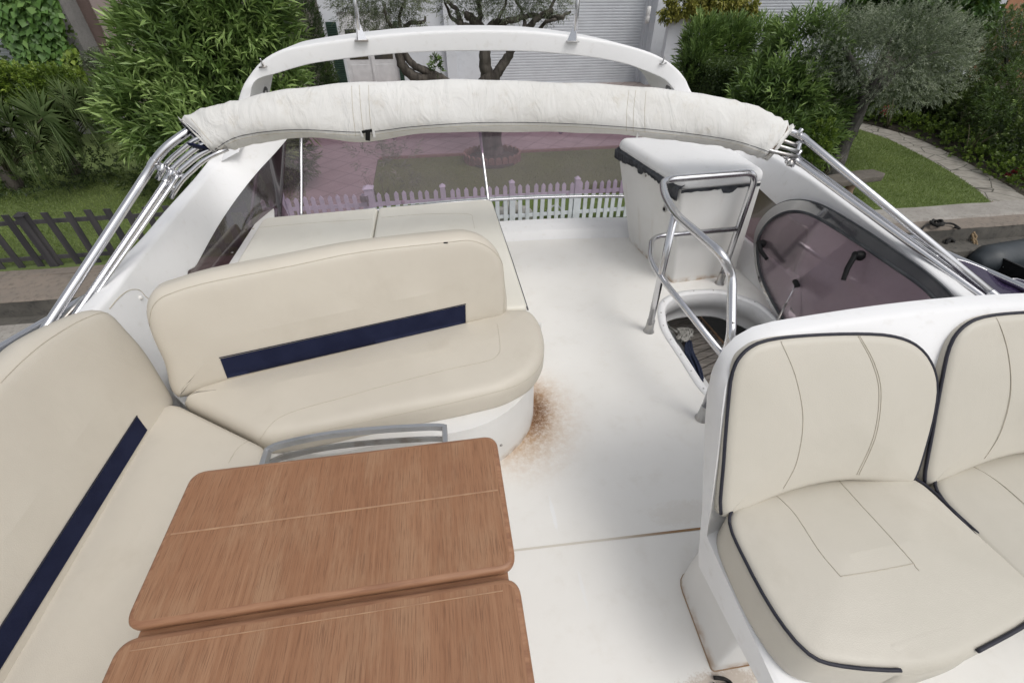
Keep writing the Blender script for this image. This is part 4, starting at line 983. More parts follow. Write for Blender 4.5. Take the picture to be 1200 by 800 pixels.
# =================================================================== SHORE: ground, water, quay
def S(o): o['kind'] = 'structure'; return o
YQ = 7.25
S(MB().add([(-400, -300, -3.45), (400, -300, -3.45), (400, YQ+.3, -3.45), (-400, YQ+.3, -3.45)], [(0, 1, 2, 3)]).build('canal_water', 'water', smooth=False))
S(MB().add([(-400, 8.3, G-.03), (400, 8.3, G-.03), (400, 700, G-.03), (-400, 700, G-.03)], [(0, 1, 2, 3)]).build('ground', 'soil', smooth=False))
def strip(name, x0, x1, prof, mat, nx=60, jit=.0, seed=1):
    rr = random.Random(seed); secs = []
    for i in range(nx+1):
        x = x0+(x1-x0)*i/nx; secs.append([V((x, y+rr.uniform(-jit, jit), z+rr.uniform(-jit, jit)*.4)) for y, z in prof])
    return MB().loft(secs, caps=False, closed=False).build(name, mat, smooth=False)
S(strip('quay', -60, 60, [(8.55, G+.0), (7.95, G-.015), (7.62, G-.03), (7.60, G-.06)], 'conc', 200, .012))
S(strip('quay_face', -60, 60, [(7.60, G-.05), (7.56, G-.33), (7.22, G-.34), (7.2, G-.37), (7.15, -4.2)], 'conc_d', 200, .014, 2))
S(strip('quay_ledge', -60, -2.7, [(7.30, G-.30), (6.25, G-.31), (6.22, G-.36), (6.2, -4.2)], 'conc_l', 120, .012, 7))
S(strip('quay_kerb', 3.2, 60, [(8.62, G-.02), (8.60, G+.035), (8.02, G+.03), (7.98, G-.03)], 'conc_l', 120, .02, 3))
S(strip('quay_kerb', -60, 3.2, [(8.62, G-.02), (8.60, G+.02), (8.38, G+.02), (8.36, G-.03)], 'conc', 120, .01, 4))
S(flat('lawn', [(-60, 8.61, G+.006), (-2.4, 8.61, G+.006), (-2.9, 11, G+.006), (-4.5, 17, G+.006), (-8, 21, G+.006), (-60, 21, G+.006)], 'lawn'))
Z2 = G+.008
S(flat('lawn', [(-1.72, 8.61, Z2), (6.0, 8.61, Z2), (6.6, 14.05, Z2), (-1.80, 14.0, Z2)], 'lawn'))
pin = [P(u, v, z=G+.01) for u, v in ((985, 146), (1010, 153), (1040, 163), (1075, 180), (1108, 198), (1140, 219), (1160, 236))]
pout = [P(u, v, z=G+.01) for u, v in ((995, 141), (1030, 149), (1070, 161), (1105, 176), (1145, 197), (1180, 217), (1215, 240))]
S(flat('lawn', [(6.02, 8.61, Z2)] + [(7.0, 12, Z2), (9.5, 15.5, Z2)] + [tuple(V((p.x, p.y, Z2))) for p in cr(pin, 4)] + [(12.9, 8.61, Z2)], 'lawn'))
ci, co_ = cr(pin, 6), cr(pout, 6)
S(MB().loft([[p for p in ci], [p for p in co_]], caps=False, closed=False).build('garden_path', 'crazy', smooth=False))
S(flat('garden_path', [tuple(ci[-1]+V((0, 0, .004))), tuple(co_[-1]+V((0, 0, .004))), (24, 8.61, G+.014), (12.9, 8.61, G+.014)], 'brick'))
S(flat('terrace', [(-3.6, 8.61, Z2+.004), (-1.73, 8.61, Z2+.004), (-1.81, 14.01, Z2+.004), (9.0, 14.06, Z2+.004), (14, 18, Z2+.004), (14, 26, Z2+.004), (-9, 26, Z2+.004), (-8, 21, Z2+.004), (-4.6, 17, Z2+.004)], 'tiles'))
MBk = MB().box((2.4, 14.03, G+.035), (8.3, .10, .07)); tag(MBk.build('lawn_edging', 'brick', smooth=False), 'low terracotta edging between the lawn and the tiled terrace', 'edging')

# =================================================================== LEAF GEOMETRY
def leafcloud(name, mat, parent, pos, dr, L, W, tone, droop=.15, nrm=None, fold=.18):
    n_ = len(pos); org = np.array(ORG[parent.name]) if parent else np.zeros(3)
    pos = pos-org; dr = dr/np.linalg.norm(dr, axis=1, keepdims=True)
    if nrm is None:
        nrm = RNG.normal(size=(n_, 3)); nrm[:, 2] = np.abs(nrm[:, 2])+.6
    side = np.cross(dr, nrm); side /= np.linalg.norm(side, axis=1, keepdims=True)+1e-9; up = np.cross(side, dr)
    L = np.broadcast_to(np.asarray(L, float), (n_,))[:, None]; W = np.broadcast_to(np.asarray(W, float), (n_,))[:, None]
    b = pos; l = pos+dr*L*.45+side*W*.5+up*W*fold; r = pos+dr*L*.45-side*W*.5+up*W*fold; t = pos+dr*L-np.array([0, 0, 1.])*L*droop
    vs = np.stack([b, r, t, l], 1).reshape(-1, 3).astype(np.float32)
    me = bpy.data.meshes.new(name); me.vertices.add(4*n_); me.vertices.foreach_set('co', vs.ravel())
    me.loops.add(6*n_); me.polygons.add(2*n_)
    base = (np.arange(n_)*4)[:, None]; idx = (base+np.array([[0, 1, 2, 0, 2, 3]])).ravel().astype(np.int32)
    me.loops.foreach_set('vertex_index', idx); me.polygons.foreach_set('loop_start', (np.arange(2*n_)*3).astype(np.int32))
    try: me.polygons.foreach_set('loop_total', np.full(2*n_, 3, np.int32))
    except Exception: pass
    me.update(calc_edges=True); me.validate()
    at = me.attributes.new('tone', 'FLOAT', 'POINT'); at.data.foreach_set('value', np.repeat(np.clip(tone, 0, 1), 4).astype(np.float32))
    o = bpy.data.objects.new(name, me); me.materials.append(M[mat]); link(o, parent); ORG[o.name] = V(org); return o
def bl(u, v, ru, rv, y, ry=None):
    p = P(u, v, y=y); s = (p-C0).dot(CF)/FPX
    return (p.x, p.y, p.z, ru*s*1.0, (ry if ry else ru*s*.8), rv*s*1.05)
def shoots(blobs, n_, lo=.5, upb=.5, hi=1.0):
    vol = np.array([b[3]*b[4]*b[5] for b in blobs])**.8; pr = vol/vol.sum(); k = RNG.choice(len(blobs), n_, p=pr)
    B = np.array(blobs)[k]; d = RNG.normal(size=(n_, 3)); d /= np.linalg.norm(d, axis=1, keepdims=True)
    rad = (lo**3+(hi**3-lo**3)*RNG.random(n_))**(1/3); pos = B[:, :3]+d*B[:, 3:]*rad[:, None]
    dr = d*1.0+np.array([0, 0, upb])+RNG.normal(size=(n_, 3))*.3
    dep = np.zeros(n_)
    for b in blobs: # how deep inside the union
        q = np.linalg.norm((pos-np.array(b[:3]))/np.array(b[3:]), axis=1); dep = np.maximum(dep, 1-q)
    return pos, dr/np.linalg.norm(dr, axis=1, keepdims=True), dep
def bushleaves(name, mat, parent, blobs, ns, per, sl, L, W, spread=.8, upb=.5, lo=.5, droop=.15, zmin=None, bright=.45, hi=1.0):
    p, d, dep = shoots(blobs, ns, lo, upb, hi)
    if zmin is None: zmin = G
    ok = p[:, 2] > zmin+.02; p, d, dep = p[ok], d[ok], dep[ok]; ns = len(p)
    t = np.tile(np.linspace(.05, 1, per), ns); pp = np.repeat(p, per, 0); dd = np.repeat(d, per, 0); sh = np.repeat(RNG.normal(size=ns)*.16, per)
    a = np.tile(np.arange(per)*2.4, ns)+np.repeat(RNG.random(ns)*6, per)
    u = np.cross(dd, np.array([.3, .2, .93])); u /= np.linalg.norm(u, axis=1, keepdims=True)+1e-9; w_ = np.cross(dd, u)
    sp = spread*(1-.55*t)*(1+.25*RNG.normal(size=len(t)))
    ld = dd+(u*np.cos(a)[:, None]+w_*np.sin(a)[:, None])*sp[:, None]*1.2
    pos = pp+dd*(sl*t)[:, None]
    # lumpy light and dark clumps
    cl = .12*np.sin(pos[:, 0]*3.1+pos[:, 2]*2.3)+.10*np.sin(pos[:, 1]*4.3-pos[:, 2]*3.7+pos[:, 0])
    tone = bright+sh+cl-np.repeat(dep, per)*.9+.14*(t-.5)+RNG.normal(size=len(t))*.10  # deeper leaves get a darker tone, inner shade put into the colour
    LL = L*(.7+.5*RNG.random(len(t))); return leafcloud(name, mat, parent, pos, ld, LL, W*(.8+.4*RNG.random(len(t))), tone, droop)
def stems(parent, c, rad, n_, h, r=.012, mat='twig', name='stem', seed=1, lean=.3):
    rr = random.Random(seed); m_ = MB()
    for k in range(n_):
        a = rr.random()*6.28; q = V((c[0]+r*1.2*math.cos(a)*rr.random(), c[1]+r*1.2*math.sin(a)*rr.random(), c[2])); e = V((c[0]+rad*math.cos(a), c[1]+rad*math.sin(a)*.7, c[2]+h*rr.uniform(.7, 1.)))
        m_.tube(cr([q, q.lerp(e, .5)+V((rr.uniform(-.05, .05), 0, h*.08)), e], 4), [r, r*.9, r*.8, r*.8, r*.7, r*.6, r*.5, r*.4, r*.35], 6)
    return m_.build(name, mat, parent)

# --- big oleander on the left
ob = P(232, 205, z=G)
t = thing('oleander_bush', 'tall bushy oleander with long bright leaves behind the left end of the rolled canvas', 'bush', ob)
YO = 12.6
B1 = [bl(238, 80, 66, 66, YO), bl(300, 50, 38, 46, YO+.3), bl(198, 62, 34, 38, YO), bl(205, 140, 55, 44, YO-.4), bl(315, 110, 34, 50, YO), bl(268, 10, 56, 40, YO+.2), bl(265, 160, 68, 42, YO-.6), bl(172, 112, 26, 28, YO-.3), bl(215, 15, 22, 24, YO)]
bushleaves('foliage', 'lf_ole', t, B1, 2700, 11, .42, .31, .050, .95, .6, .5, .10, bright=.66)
stems(t, ob, 1.5, 16, 2.6, .03, 'twig', seed=4)
# --- dark cypress hedge behind it
for k, (u, v, ru, rv, y, lb) in enumerate(((362, 40, 22, 75, 17, 'dark narrow cypress between the oleander and the white door'), (384, 85, 9, 28, 20, 'small clipped cypress column left of the green shutter'))):
    b = P(u, v+rv, y=y); b.z = G
    t = thing('cypress', lb, 'cypress', b)
    p = P(u, v, y=y); s_ = (p-C0).dot(CF)/FPX; h = 3.2 if k == 0 else 1.7
    bb = [(p.x, y, G+h*q, ru*s_*(1-.25*q), ru*s_*.8, h*.28) for q in (.2, .42, .65, .88, 1.1)] if k == 0 else [(p.x, y, G+h*.3, ru*s_, ru*s_, h*.4), (p.x, y, G+h*.65, ru*s_, ru*s_, h*.35)]
    bushleaves('foliage', 'lf_cyp', t, bb, 2600 if k == 0 else 700, 8, .14, .07, .02, .5, 1.2, .6)
    MB().tube([(p.x, y, G), (p.x, y, G+1.5)], .06, 8).build('trunk', 'bark', t)
bx_ = P(368, 105, y=19.5)
t = thing('planter_wall', 'low white planter wall with a terracotta coping beside the cypress', 'wall', (bx_.x, 19.5, G))
MB().box((bx_.x-.2, 19.5, G+.28), (1.6, .3, .56)).build('wall', 'wall_w', t, smooth=False); MB().box((bx_.x-.2, 19.5, G+.585), (1.7, .4, .05)).build('coping', 'brick', t, smooth=False)

# --- olive trees in the middle
def branch(m_, pts, r0, r1, n=8, jit=0, seed=0):
    rr = random.Random(seed); q = cr(pts, 5)
    q = [p+V((rr.uniform(-jit, jit), rr.uniform(-jit, jit), rr.uniform(-jit, jit))) for p in q]; k = len(q)
    return m_.tube(q, [r0+(r1-r0)*i/(k-1) for i in range(k)], n)
YT = 13.7
t = thing('olive_tree', 'gnarled olive tree rising from a scalloped ring in front of the left roller shutter', 'olive tree', P(577, 190, z=G))
m_ = MB(); A = lambda u, v, y=YT: P(u, v, y=y)
branch(m_, [A(578, 196), A(577, 178), A(576, 160), A(577, 130), A(573, 105), A(571, 92)], .34, .22, 12, .02, 1)
branch(m_, [A(573, 104), A(570, 85), A(568, 65), A(565, 40), A(556, 25), A(545, 18)], .19, .09, 9, .02, 2)
branch(m_, [A(573, 100), A(582, 88), A(592, 72), A(603, 52), A(615, 36), A(630, 22), A(648, 12)], .15, .06, 8, .02, 3)
for k, (pts, r0, r1) in enumerate(((((566, 44), (552, 34), (540, 28), (535, 12), (524, 2)), .10, .04), (((565, 40), (580, 28), (600, 24), (625, 18), (655, 20), (668, 14)), .10, .03), (((604, 50), (625, 40), (645, 24), (662, 22)), .07, .025), (((560, 34), (563, 18), (560, 0), (566, -20)), .08, .03), (((540, 28), (528, 20), (520, -5)), .06, .02), (((615, 36), (612, 15), (600, -5)), .06, .02), (((580, 28), (590, 10), (596, -10)), .05, .02), (((640, 18), (650, 0), (655, -20)), .05, .02))):
    branch(m_, [A(u, v, YT+(.4 if i % 2 else -.2)*(k % 3)) for i, (u, v) in enumerate(pts)], r0, r1, 7, .02, k+10)
tr = m_.build('trunk', 'bark', t)
cb_ = [bl(545, -8, 34, 20, YT), bl(600, -6, 50, 20, YT), bl(640, -2, 30, 18, YT+.3), bl(525, 8, 14, 12, YT), bl(575, 8, 20, 8, YT), bl(655, 8, 14, 8, YT), bl(595, -45, 70, 30, YT)]
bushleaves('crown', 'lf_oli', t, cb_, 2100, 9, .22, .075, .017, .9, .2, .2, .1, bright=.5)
rc = P(577, 188, z=G)
t = thing('tree_ring', 'scalloped terracotta edging ring round the foot of the olive tree', 'edging', rc)
m_ = MB()
for k in range(26):
    a = 2*PI*k/26; c = rc+V((.80*math.cos(a), .66*math.sin(a), .09)); R_ = Matrix.Rotation(a+PI/2, 3, 'Z'); m_.box(c, (.17, .05, .18), R_); m_.lathe(c+R_ @ V((0, -.025, .09)), [(.0, 0), (.085, 0), (.085, .05), (0, .05)], 10, R_ @ V((0, 1, 0)))
m_.build('ring', 'brick', t, smooth=False); MB().lathe(rc+V((0, 0, .0)), [(.76, 0), (.74, .08), (.4, .13), (0, .15)], 24).build('soil', 'soil', t)
# left olive, leaning
YL = 17.5
t = thing('leaning_olive_tree', 'bent olive tree with curved trunk in front of the white door', 'olive tree', P(560, 118, y=YL))
m_ = MB(); A = lambda u, v, y=YL: P(u, v, y=y)
branch(m_, [A(550, 128), A(530, 104), A(512, 92), A(490, 92), A(474, 80), A(468, 66), A(470, 44)], .22, .12, 9, .02, 5)
branch(m_, [A(518, 92), A(500, 84), A(484, 76), A(474, 62), A(470, 45), A(478, 30)], .13, .08, 8, .02, 6)
branch(m_, [A(470, 40), A(480, 28), A(496, 26), A(498, 20)], .08, .03, 7, .015, 7); branch(m_, [A(470, 42), A(455, 25), A(450, 5)], .07, .03, 7, .015, 8); branch(m_, [A(470, 42), A(468, 20), A(475, 0)], .07, .03, 7, .015, 9)
m_.build('trunk', 'bark', t)
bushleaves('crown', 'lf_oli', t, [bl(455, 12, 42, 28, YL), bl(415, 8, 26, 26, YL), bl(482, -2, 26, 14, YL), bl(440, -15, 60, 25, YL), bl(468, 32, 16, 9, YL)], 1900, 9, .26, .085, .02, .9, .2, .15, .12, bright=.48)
bushleaves('trunk_shoot', 'lf_ole', t, [bl(511, 80, 4, 11, YL)], 26, 6, .10, .16, .06, .8, .6, .1)
# young oleander just behind the picket fence
yb = P(452, 236, y=9.7); yb.z = G
t = thing('young_oleander', 'thin leggy oleander standing just behind the white picket fence', 'bush', yb)
stems(t, yb, .5, 9, 1.15, .010, 'twig', seed=6)
bushleaves('foliage', 'lf_oli2', t, [bl(432, 178, 22, 16, 9.9), bl(470, 172, 20, 14, 9.8), bl(455, 192, 24, 18, 9.7), bl(480, 215, 10, 12, 9.7)], 85, 8, .18, .12, .015, .8, .7, .2, bright=.6)
# big dark shrub mass seen through the left of the screen
db = P(345, 190, z=G)
t = thing('dark_shrub', 'dark shrub seen through the left end of the tinted screen', 'bush', db)
bushleaves('foliage', 'lf_dark', t, [bl(335, 185, 34, 30, 12.2), bl(310, 160, 40, 30, 12.8)], 900, 9, .16, .10, .03, .9, .5, .4, bright=.4)

# --- picket fences
def zf(p): return p.z
def fence(name, label, mat, x0, x1, y, h, sp, wd, th, posts, pointed, gap=.05, grp=None):
    t = thing(name, label, 'fence', ((x0+x1)/2, y, G)); rr = random.Random(int(abs(x0)*10))
    for zz in ((.17, h-.16) if not pointed else (.22, h-.24)):
        MB().box(((x0+x1)/2, y+th, G+zz), (x1-x0, .035, .07)).build('rail', mat, t, smooth=False)
    src = None; n_ = int((x1-x0)/sp)
    for k in range(n_+1):
        x = x0+k*sp+rr.uniform(-.01, .01)
        if src is None:
            w2 = wd/2; top = [V((w2, 0, h-.05)), V((0, 0, h)), V((-w2, 0, h-.05))] if pointed else [V((w2, 0, h)), V((-w2, 0, h))]
            poly = [V((-w2, 0, gap)), V((w2, 0, gap))] + top
            src = MB().prism([p+V(t.location) for p in poly], (0, th*.8, 0)).build('picket', mat, t, smooth=False, bevel=.003, seg=1); o = src
        else: o = src.copy(); COL.objects.link(o); o.parent = t
        o.location = (x-t.location.x, 0, rr.uniform(-.012, .012)); o.rotation_euler = (rr.uniform(-.01, .01), rr.uniform(-.022, .022), 0)
    for x, w2, hh in posts:
        MB().box((x, y+th, G+hh/2), (w2, w2, hh)).add([(x-w2*.62, y+th-w2*.62, G+hh), (x+w2*.62, y+th-w2*.62, G+hh), (x+w2*.62, y+th+w2*.62, G+hh), (x-w2*.62, y+th+w2*.62, G+hh), (x, y+th, G+hh+.06)], [(0, 1, 4), (1, 2, 4), (2, 3, 4), (3, 0, 4), (0, 3, 2, 1)]).build('post', mat, t, smooth=False)
    return t
YF = 9.1
hw_ = P(600, 217, y=YF).z-G
xs_ = [P(u, 215, y=YF).x for u in (322, 430, 518, 600, 677)]
fence('white_picket_fence', 'white pointed picket fence along the quay edge behind the tinted screen', 'fence_w', xs_[0]-.35, xs_[-1]+1.6, YF, hw_, .158, .085, .03, [(xs_[0], .13, hw_+.12), (xs_[1], .17, hw_+.10), (xs_[2], .10, hw_+.05), (xs_[3], .10, hw_+.05), (xs_[4], .10, hw_+.05)], True)
fence('dark_picket_fence', 'weathered dark grey picket fence at the left edge of the quay', 'fence_d', -11.5, xs_[0]-.55, 8.72, 1.02, .325, .115, .03, [(-7.35, .14, 1.0)], False, .0)
lq_ = P(427, 233, y=YF-.05); tag(MB().box(lq_, (.16, .03, .12)).box(lq_+V((.05, -.02, -.06)), (.03, .03, .16)).build('gate_latch', 'steel_d', bevel=.004), 'small grey gate latch on the wide white fence post', 'latch')
# hose and white sacks at the foot of the fence
c = P(606, 246, y=9.5)
m_ = MB(); rr = random.Random(8)
for k in range(3):
    cc = c+V((k*.28-.4, .15*k % .3, rr.uniform(-.1, .05))); m_.lathe(cc+V((0, 0, -.2)), [(0, -.02), (.16, .0), (.21, .10), (.19, .24), (.10, .33), (0, .36)], 14)
tag(m_.build('sack', 'rag'), 'heap of crumpled white sacks lying behind the fence near the stern rail', 'sacks')
c = P(650, 247, y=9.4); tag(ropecoil(c+V((0, 0, -.05)), .17, .17, 4, .012, (.2, -1, .3), 5, .02).build('hose', 'hull'), 'coiled pale hose hung on the picket fence', 'hose')

# =================================================================== HOUSES
YH = 23.8
def X(u, v=60, y=YH): return P(u, v, y=y).x
hs_ = thing('white_house', 'white rendered house with grey roller shutters and a half glazed white door', 'house', (4, YH, G))
x0, x1 = X(384), X(1000, 40)
def wl_(m_, xa, xb, za, zb, y=YH, d=.3): return m_.box(((xa+xb)/2, y+d/2, (za+zb)/2), (xb-xa, d, zb-za))
HT = 3.2
dx0, dx1 = X(407, 80), X(467, 80); gx0, gx1 = X(600, 60)-1.0, X(752, 60); kx0, kx1 = X(872, 40), X(985, 20)
dT, gT, kT = G+2.9, G+3.6, G+4.4
m_ = MB(); wl_(m_, x0, dx0, G, HT); wl_(m_, dx0, dx1, dT, HT); wl_(m_, dx1, gx0, G, HT); wl_(m_, gx0, gx1, gT, HT); wl_(m_, gx1, kx0, G, HT); wl_(m_, kx0, kx1, kT, HT); wl_(m_, kx1, kx1+3, G, HT)
m_.build('wall', 'wall_w', hs_, smooth=False)
px0, px1 = X(524, 80), X(536, 80)
MB().box(((px0+px1)/2, YH-.14, .3), (px1-px0, .28, 5.8)).build('pilaster', 'wall_w', hs_, smooth=False, bevel=.01)
cx0, cx1 = X(757, 50), X(798, 50)
MB().box(((cx0+cx1)/2, YH-.32, .3), (cx1-cx0, .64, 5.8)).build('pillar', 'wall_w', hs_, smooth=False, bevel=.01)
cx2 = X(752, 50)
# roller shutters: corrugated sheet
def shutter(xa, xb, zb, y, nm='roller_shutter'):
    m_ = MB(); sp = .11; n_ = int((zb-G)/sp); a = []; b = []
    for k in range(n_+1):
        for q, dy in ((0, .0), (.08, .022), (.55, .030), (.92, .022)):
            z = G+.03+(k+q)*sp
            if z < zb: a.append(V((xa, y-dy, z))); b.append(V((xb, y-dy, z)))
    m_.loft([a, b], caps=False, closed=False); m_.box(((xa+xb)/2, y-.02, G+.05), (xb-xa, .06, .10))
    o = m_.build(nm, 'shutter', hs_, smooth=False)
    for x in (xa+.03, xb-.03): MB().box((x, y-.03, (G+zb)/2), (.09, .09, zb-G)).build('shutter_guide', 'wall_w', o, smooth=False)
    return o
shutter(gx0, gx1, gT, YH+.20); shutter(kx0, kx1, kT, YH+.20)
# door: two leaves with glass, green shutters
mx_ = (dx0+dx1)/2; wd = (dx1-dx0)
fr = MB().box((mx_, YH+.14, (G+dT)/2), (wd, .10, dT-G)).build('door', 'door_w', hs_, smooth=False)
for s in (-1, 1):
    cxx = mx_+s*wd*.24
    MB().box((cxx, YH+.085, G+.62), (wd*.36, .02, .78)).build('door_panel', 'door_w', fr, smooth=False, bevel=.008)
    MB().box((cxx, YH+.087, G+1.75), (wd*.36, .012, 1.1)).build('pane', 'glass', fr, smooth=False)
MB().box((mx_, YH+.06, (G+dT)/2), (.07, .05, dT-G-.05)).build('door_stile', 'door_w', fr, smooth=False)
MB().box((mx_, YH-.12, G+.09), (wd+.5, .6, .18)).build('door_step', 'brick', hs_, smooth=False, bevel=.01)
for xx in (dx0-.30, dx1+.12):
    f = MB().box((xx, YH-.05, G+1.35), (.42 if xx < mx_ else .18, .05, 2.45)).build('green_shutter', 'green_p', hs_, smooth=False)
    m_ = MB()
    for k in range(30): m_.box((xx, YH-.085, G+.22+k*.078), (.34 if xx < mx_ else .12, .03, .035), Matrix.Rotation(.5, 3, 'X'))
    m_.build('louvre', 'green_p', f, smooth=False)
pc = P(759, 20, y=YH-.5)
lm = MB().lathe(pc+V((0, 0, -.25)), [(.0, 0), (.09, .01), (.10, .25), (.07, .30), (.09, .34), (.09, .62), (0, .64)], 14).build('wall_lamp', 'hull', hs_)
# parapet wall with vine in front right
vx0, vx1 = X(786, 20, 21), X(884, 20, 21)
t = thing('garden_wall', 'white garden wall topped by a yellow vine between the two roller shutters', 'wall', ((vx0+vx1)/2, 21, G))
vt = P(830, 22, y=21).z
MB().box(((vx0+vx1)/2, 21.15, (G+vt)/2), (vx1-vx0, .3, vt-G)).build('wall', 'wall_w', t, smooth=False, bevel=.02)
MB().lathe(((vx0+vx1)/2+.1, 20.98, vt-.9), [(.35, 0), (.35, .02), (0, .02)], 16, (0, -1, 0)).build('round_motif', 'shutter', t)
v_ = thing('yellow_vine', 'yellow leaved vine spilling over the top of the white garden wall', 'vine', ((vx0+vx1)/2, 21, vt))
bushleaves('foliage', 'lf_yel', v_, [bl(800, 4, 16, 12, 20.9), bl(835, 12, 30, 10, 20.9), bl(868, 12, 18, 10, 20.9), bl(876, 24, 7, 14, 20.8), bl(783, 14, 8, 8, 20.9), bl(845, -2, 30, 10, 20.9)], 1500, 6, .16, .13, .09, .9, -.2, .3, .3, bright=.55, zmin=-2)
stems(v_, ((vx0+vx1)/2, 21, vt-.3), .9, 8, .3, .012, 'bark', seed=9)
# pink house on the left
pk = thing('pink_house', 'pink rendered house wall above the palms at the left', 'house', (-13, 19, G))
y1_ = 19.0
xa, xb, xc, xd = X(62, 0, 18.2), X(70, 0, y1_), X(104, 0, 18.7), X(190, 0, 18.7)
MB().box(((xb+xc)/2, y1_+.5+.15, .6), (xc-xb+1.2, .3, 6.4)).build('wall', 'wall_p', pk, smooth=False)
MB().box(((xc+xd)/2+.6, 18.7+.2, .6), (xd-xc+1.2, .4, 6.4)).build('side_wall', 'wall_p2', pk, smooth=False)
MB().box((xa+.0-.8, 18.2+.4, .6), (1.9, .8, 6.4)).build('pebbledash_pier', 'stone_g', pk, smooth=False)
iw = thing('ivy_wall', 'stone wall with a grey louvred window covered in ivy at the top left corner', 'wall', (-14.5, 18, G))
MB().box((X(20, 40, 18)-2.2, 18.3, .6), (X(55, 40, 18)-X(-60, 40, 18), .5, 6.4)).build('wall', 'stone_g', iw, smooth=False)
wx = X(-6, 70, 17.9); wz = P(0, 70, y=17.9).z
m_ = MB()
for k in range(12): m_.box((wx, 17.95, wz-.5+k*.09), (1.1, .03, .08), Matrix.Rotation(.35, 3, 'X'))
f = m_.build('louvred_window', 'shutter', iw, smooth=False)
iv = thing('ivy', 'thick green ivy hanging over the wall in the top left corner', 'ivy', (-13.5, 17.8, G))
def ivy(name, mat, px, n_, y, L, W, bright, seed):
    r = np.random.default_rng(seed); pos = []; 
    us = []
    while len(us) < n_:
        k = r.integers(len(px)); u0, v0, ru, rv = px[k]; a = r.random()*6.283; q = math.sqrt(r.random()); us.append((u0+ru*q*math.cos(a), v0+rv*q*math.sin(a)))
    pp = np.array([tuple(P(u, v, y=y+r.normal()*.12)) for u, v in us])
    d = np.stack([r.normal(size=n_)*.5, -.45+r.normal(size=n_)*.2, -.8+r.normal(size=n_)*.3], 1); nn = np.stack([r.normal(size=n_)*.35, -1+r.normal(size=n_)*.2, .6+r.normal(size=n_)*.3], 1)
    tone = bright+r.normal(size=n_)*.14+.15*np.sin(pp[:, 0]*3)*np.sin(pp[:, 2]*4)
    return leafcloud(name, mat, iv, pp, d, L*(.7+.6*r.random(n_)), W*(.7+.6*r.random(n_)), tone, .1, nn, .05)
ivy('foliage', 'lf_ivy', [(30, 20, 40, 34), (50, 35, 22, 30), (20, 0, 45, 30), (55, 60, 25, 24), (38, 80, 25, 22), (30, 45, 20, 18), (72, 80, 20, 22)], 7500, 17.6, .19, .18, .5, 1)
ivy('yellow_foliage', 'lf_lime', [(83, 72, 11, 16), (90, 92, 10, 12), (98, 106, 10, 7)], 1100, 17.4, .13, .12, .55, 2)
ivy('inner_foliage', 'lf_dark', [(40, 50, 50, 50)], 500, 17.7, .1, .1, .2, 3)
lh = thing('lime_hedge', 'yellow green low hedge under the ivy behind the fan palms', 'hedge', P(50, 108, y=16.5))
bushleaves('foliage', 'lf_lime', lh, [bl(15, 98, 30, 18, 16.3), bl(60, 96, 30, 14, 16.3), bl(-20, 95, 30, 22, 16.3), bl(100, 106, 12, 8, 16.6)], 1500, 7, .12, .10, .05, .9, .5, .4, bright=.5)
sb = thing('round_shrub', 'small round grey green shrub against the pink wall', 'bush', P(120, 104, y=16.5))
bushleaves('foliage', 'lf_oli', sb, [bl(118, 80, 15, 16, 16.5), bl(126, 92, 9, 9, 16.5)], 420, 9, .10, .07, .025, .9, .4, .3, bright=.38)
stems(sb, P(124, 118, y=16.5), .12, 4, .8, .02, 'bark', seed=2)

# --- fan palms
def palm(name, label, base, fans, seed):
    t = thing(name, label, 'palm', base); r = np.random.default_rng(seed); pos = []; dr = []; nn = []; LL = []; WW = []; tn = []; m_ = MB()
    for (u, v, y, size, tilt) in fans:
        hub = np.array(P(u, v, y=y)); b0 = np.array(base)+np.array([0, 0, .35])
        ax = hub-b0; ax /= np.linalg.norm(ax)+1e-6
        ax = ax*np.array([1, 1, .6])+np.array([r.normal()*.15, -.1, .25+tilt]); ax /= np.linalg.norm(ax)
        sd = np.cross(ax, np.array([0, -1.0, .55])); sd /= np.linalg.norm(sd); up = np.cross(sd, ax)
        mid = (b0+hub)/2+np.array([0, 0, .12]); m_.tube(cr([V(b0), V(mid), V(hub)], 5), .012, 6)
        n_ = 30; base_t = r.normal()*.12
        for k in range(n_):
            a = (k/(n_-1)-.5)*math.radians(250); d = ax*math.cos(a)+sd*math.sin(a)+up*(.12*abs(math.sin(a)))
            pos.append(hub); dr.append(d+r.normal(size=3)*.04); nn.append(up+r.normal(size=3)*.15); LL.append(size*(1-.18*abs(a)/2)*(.9+.2*r.random())); WW.append(.034); tn.append(.62+base_t+r.normal()*.14)
    leafcloud('fronds', 'lf_palm', t, np.array(pos), np.array(dr), np.array(LL), np.array(WW), np.array(tn), .22, np.array(nn), .25)
    m_.build('frond_stalk', 'twig', t)
    MB().lathe(base, [(.16, -.05), (.18, .15), (.15, .45), (.10, .55), (0, .6)], 12).build('trunk', 'bark', t)
r_ = random.Random(12)
def fans(cu, cv, ru, rv, y, n_, size):
    out = []
    for k in range(n_):
        a = r_.random()*6.28; q = math.sqrt(r_.random()); v = cv+rv*q*math.sin(a); out.append((cu+ru*q*math.cos(a), v, y+r_.uniform(-.5, .4), size*r_.uniform(.8, 1.15), r_.uniform(-.2, .5)))
    return out
palm('fan_palm', 'fan palm at the far left edge of the lawn', P(22, 222, z=G), fans(22, 150, 50, 38, 12.3, 22, .85), 1)
palm('fan_palm', 'fan palm between the leftmost palm and the tall oleander', P(92, 205, z=G), fans(92, 135, 34, 28, 13.0, 15, .80), 2)
dk = thing('shade_shrub', 'low dark groundcover in the shade under the palms and oleander', 'bush', P(60, 225, z=G))
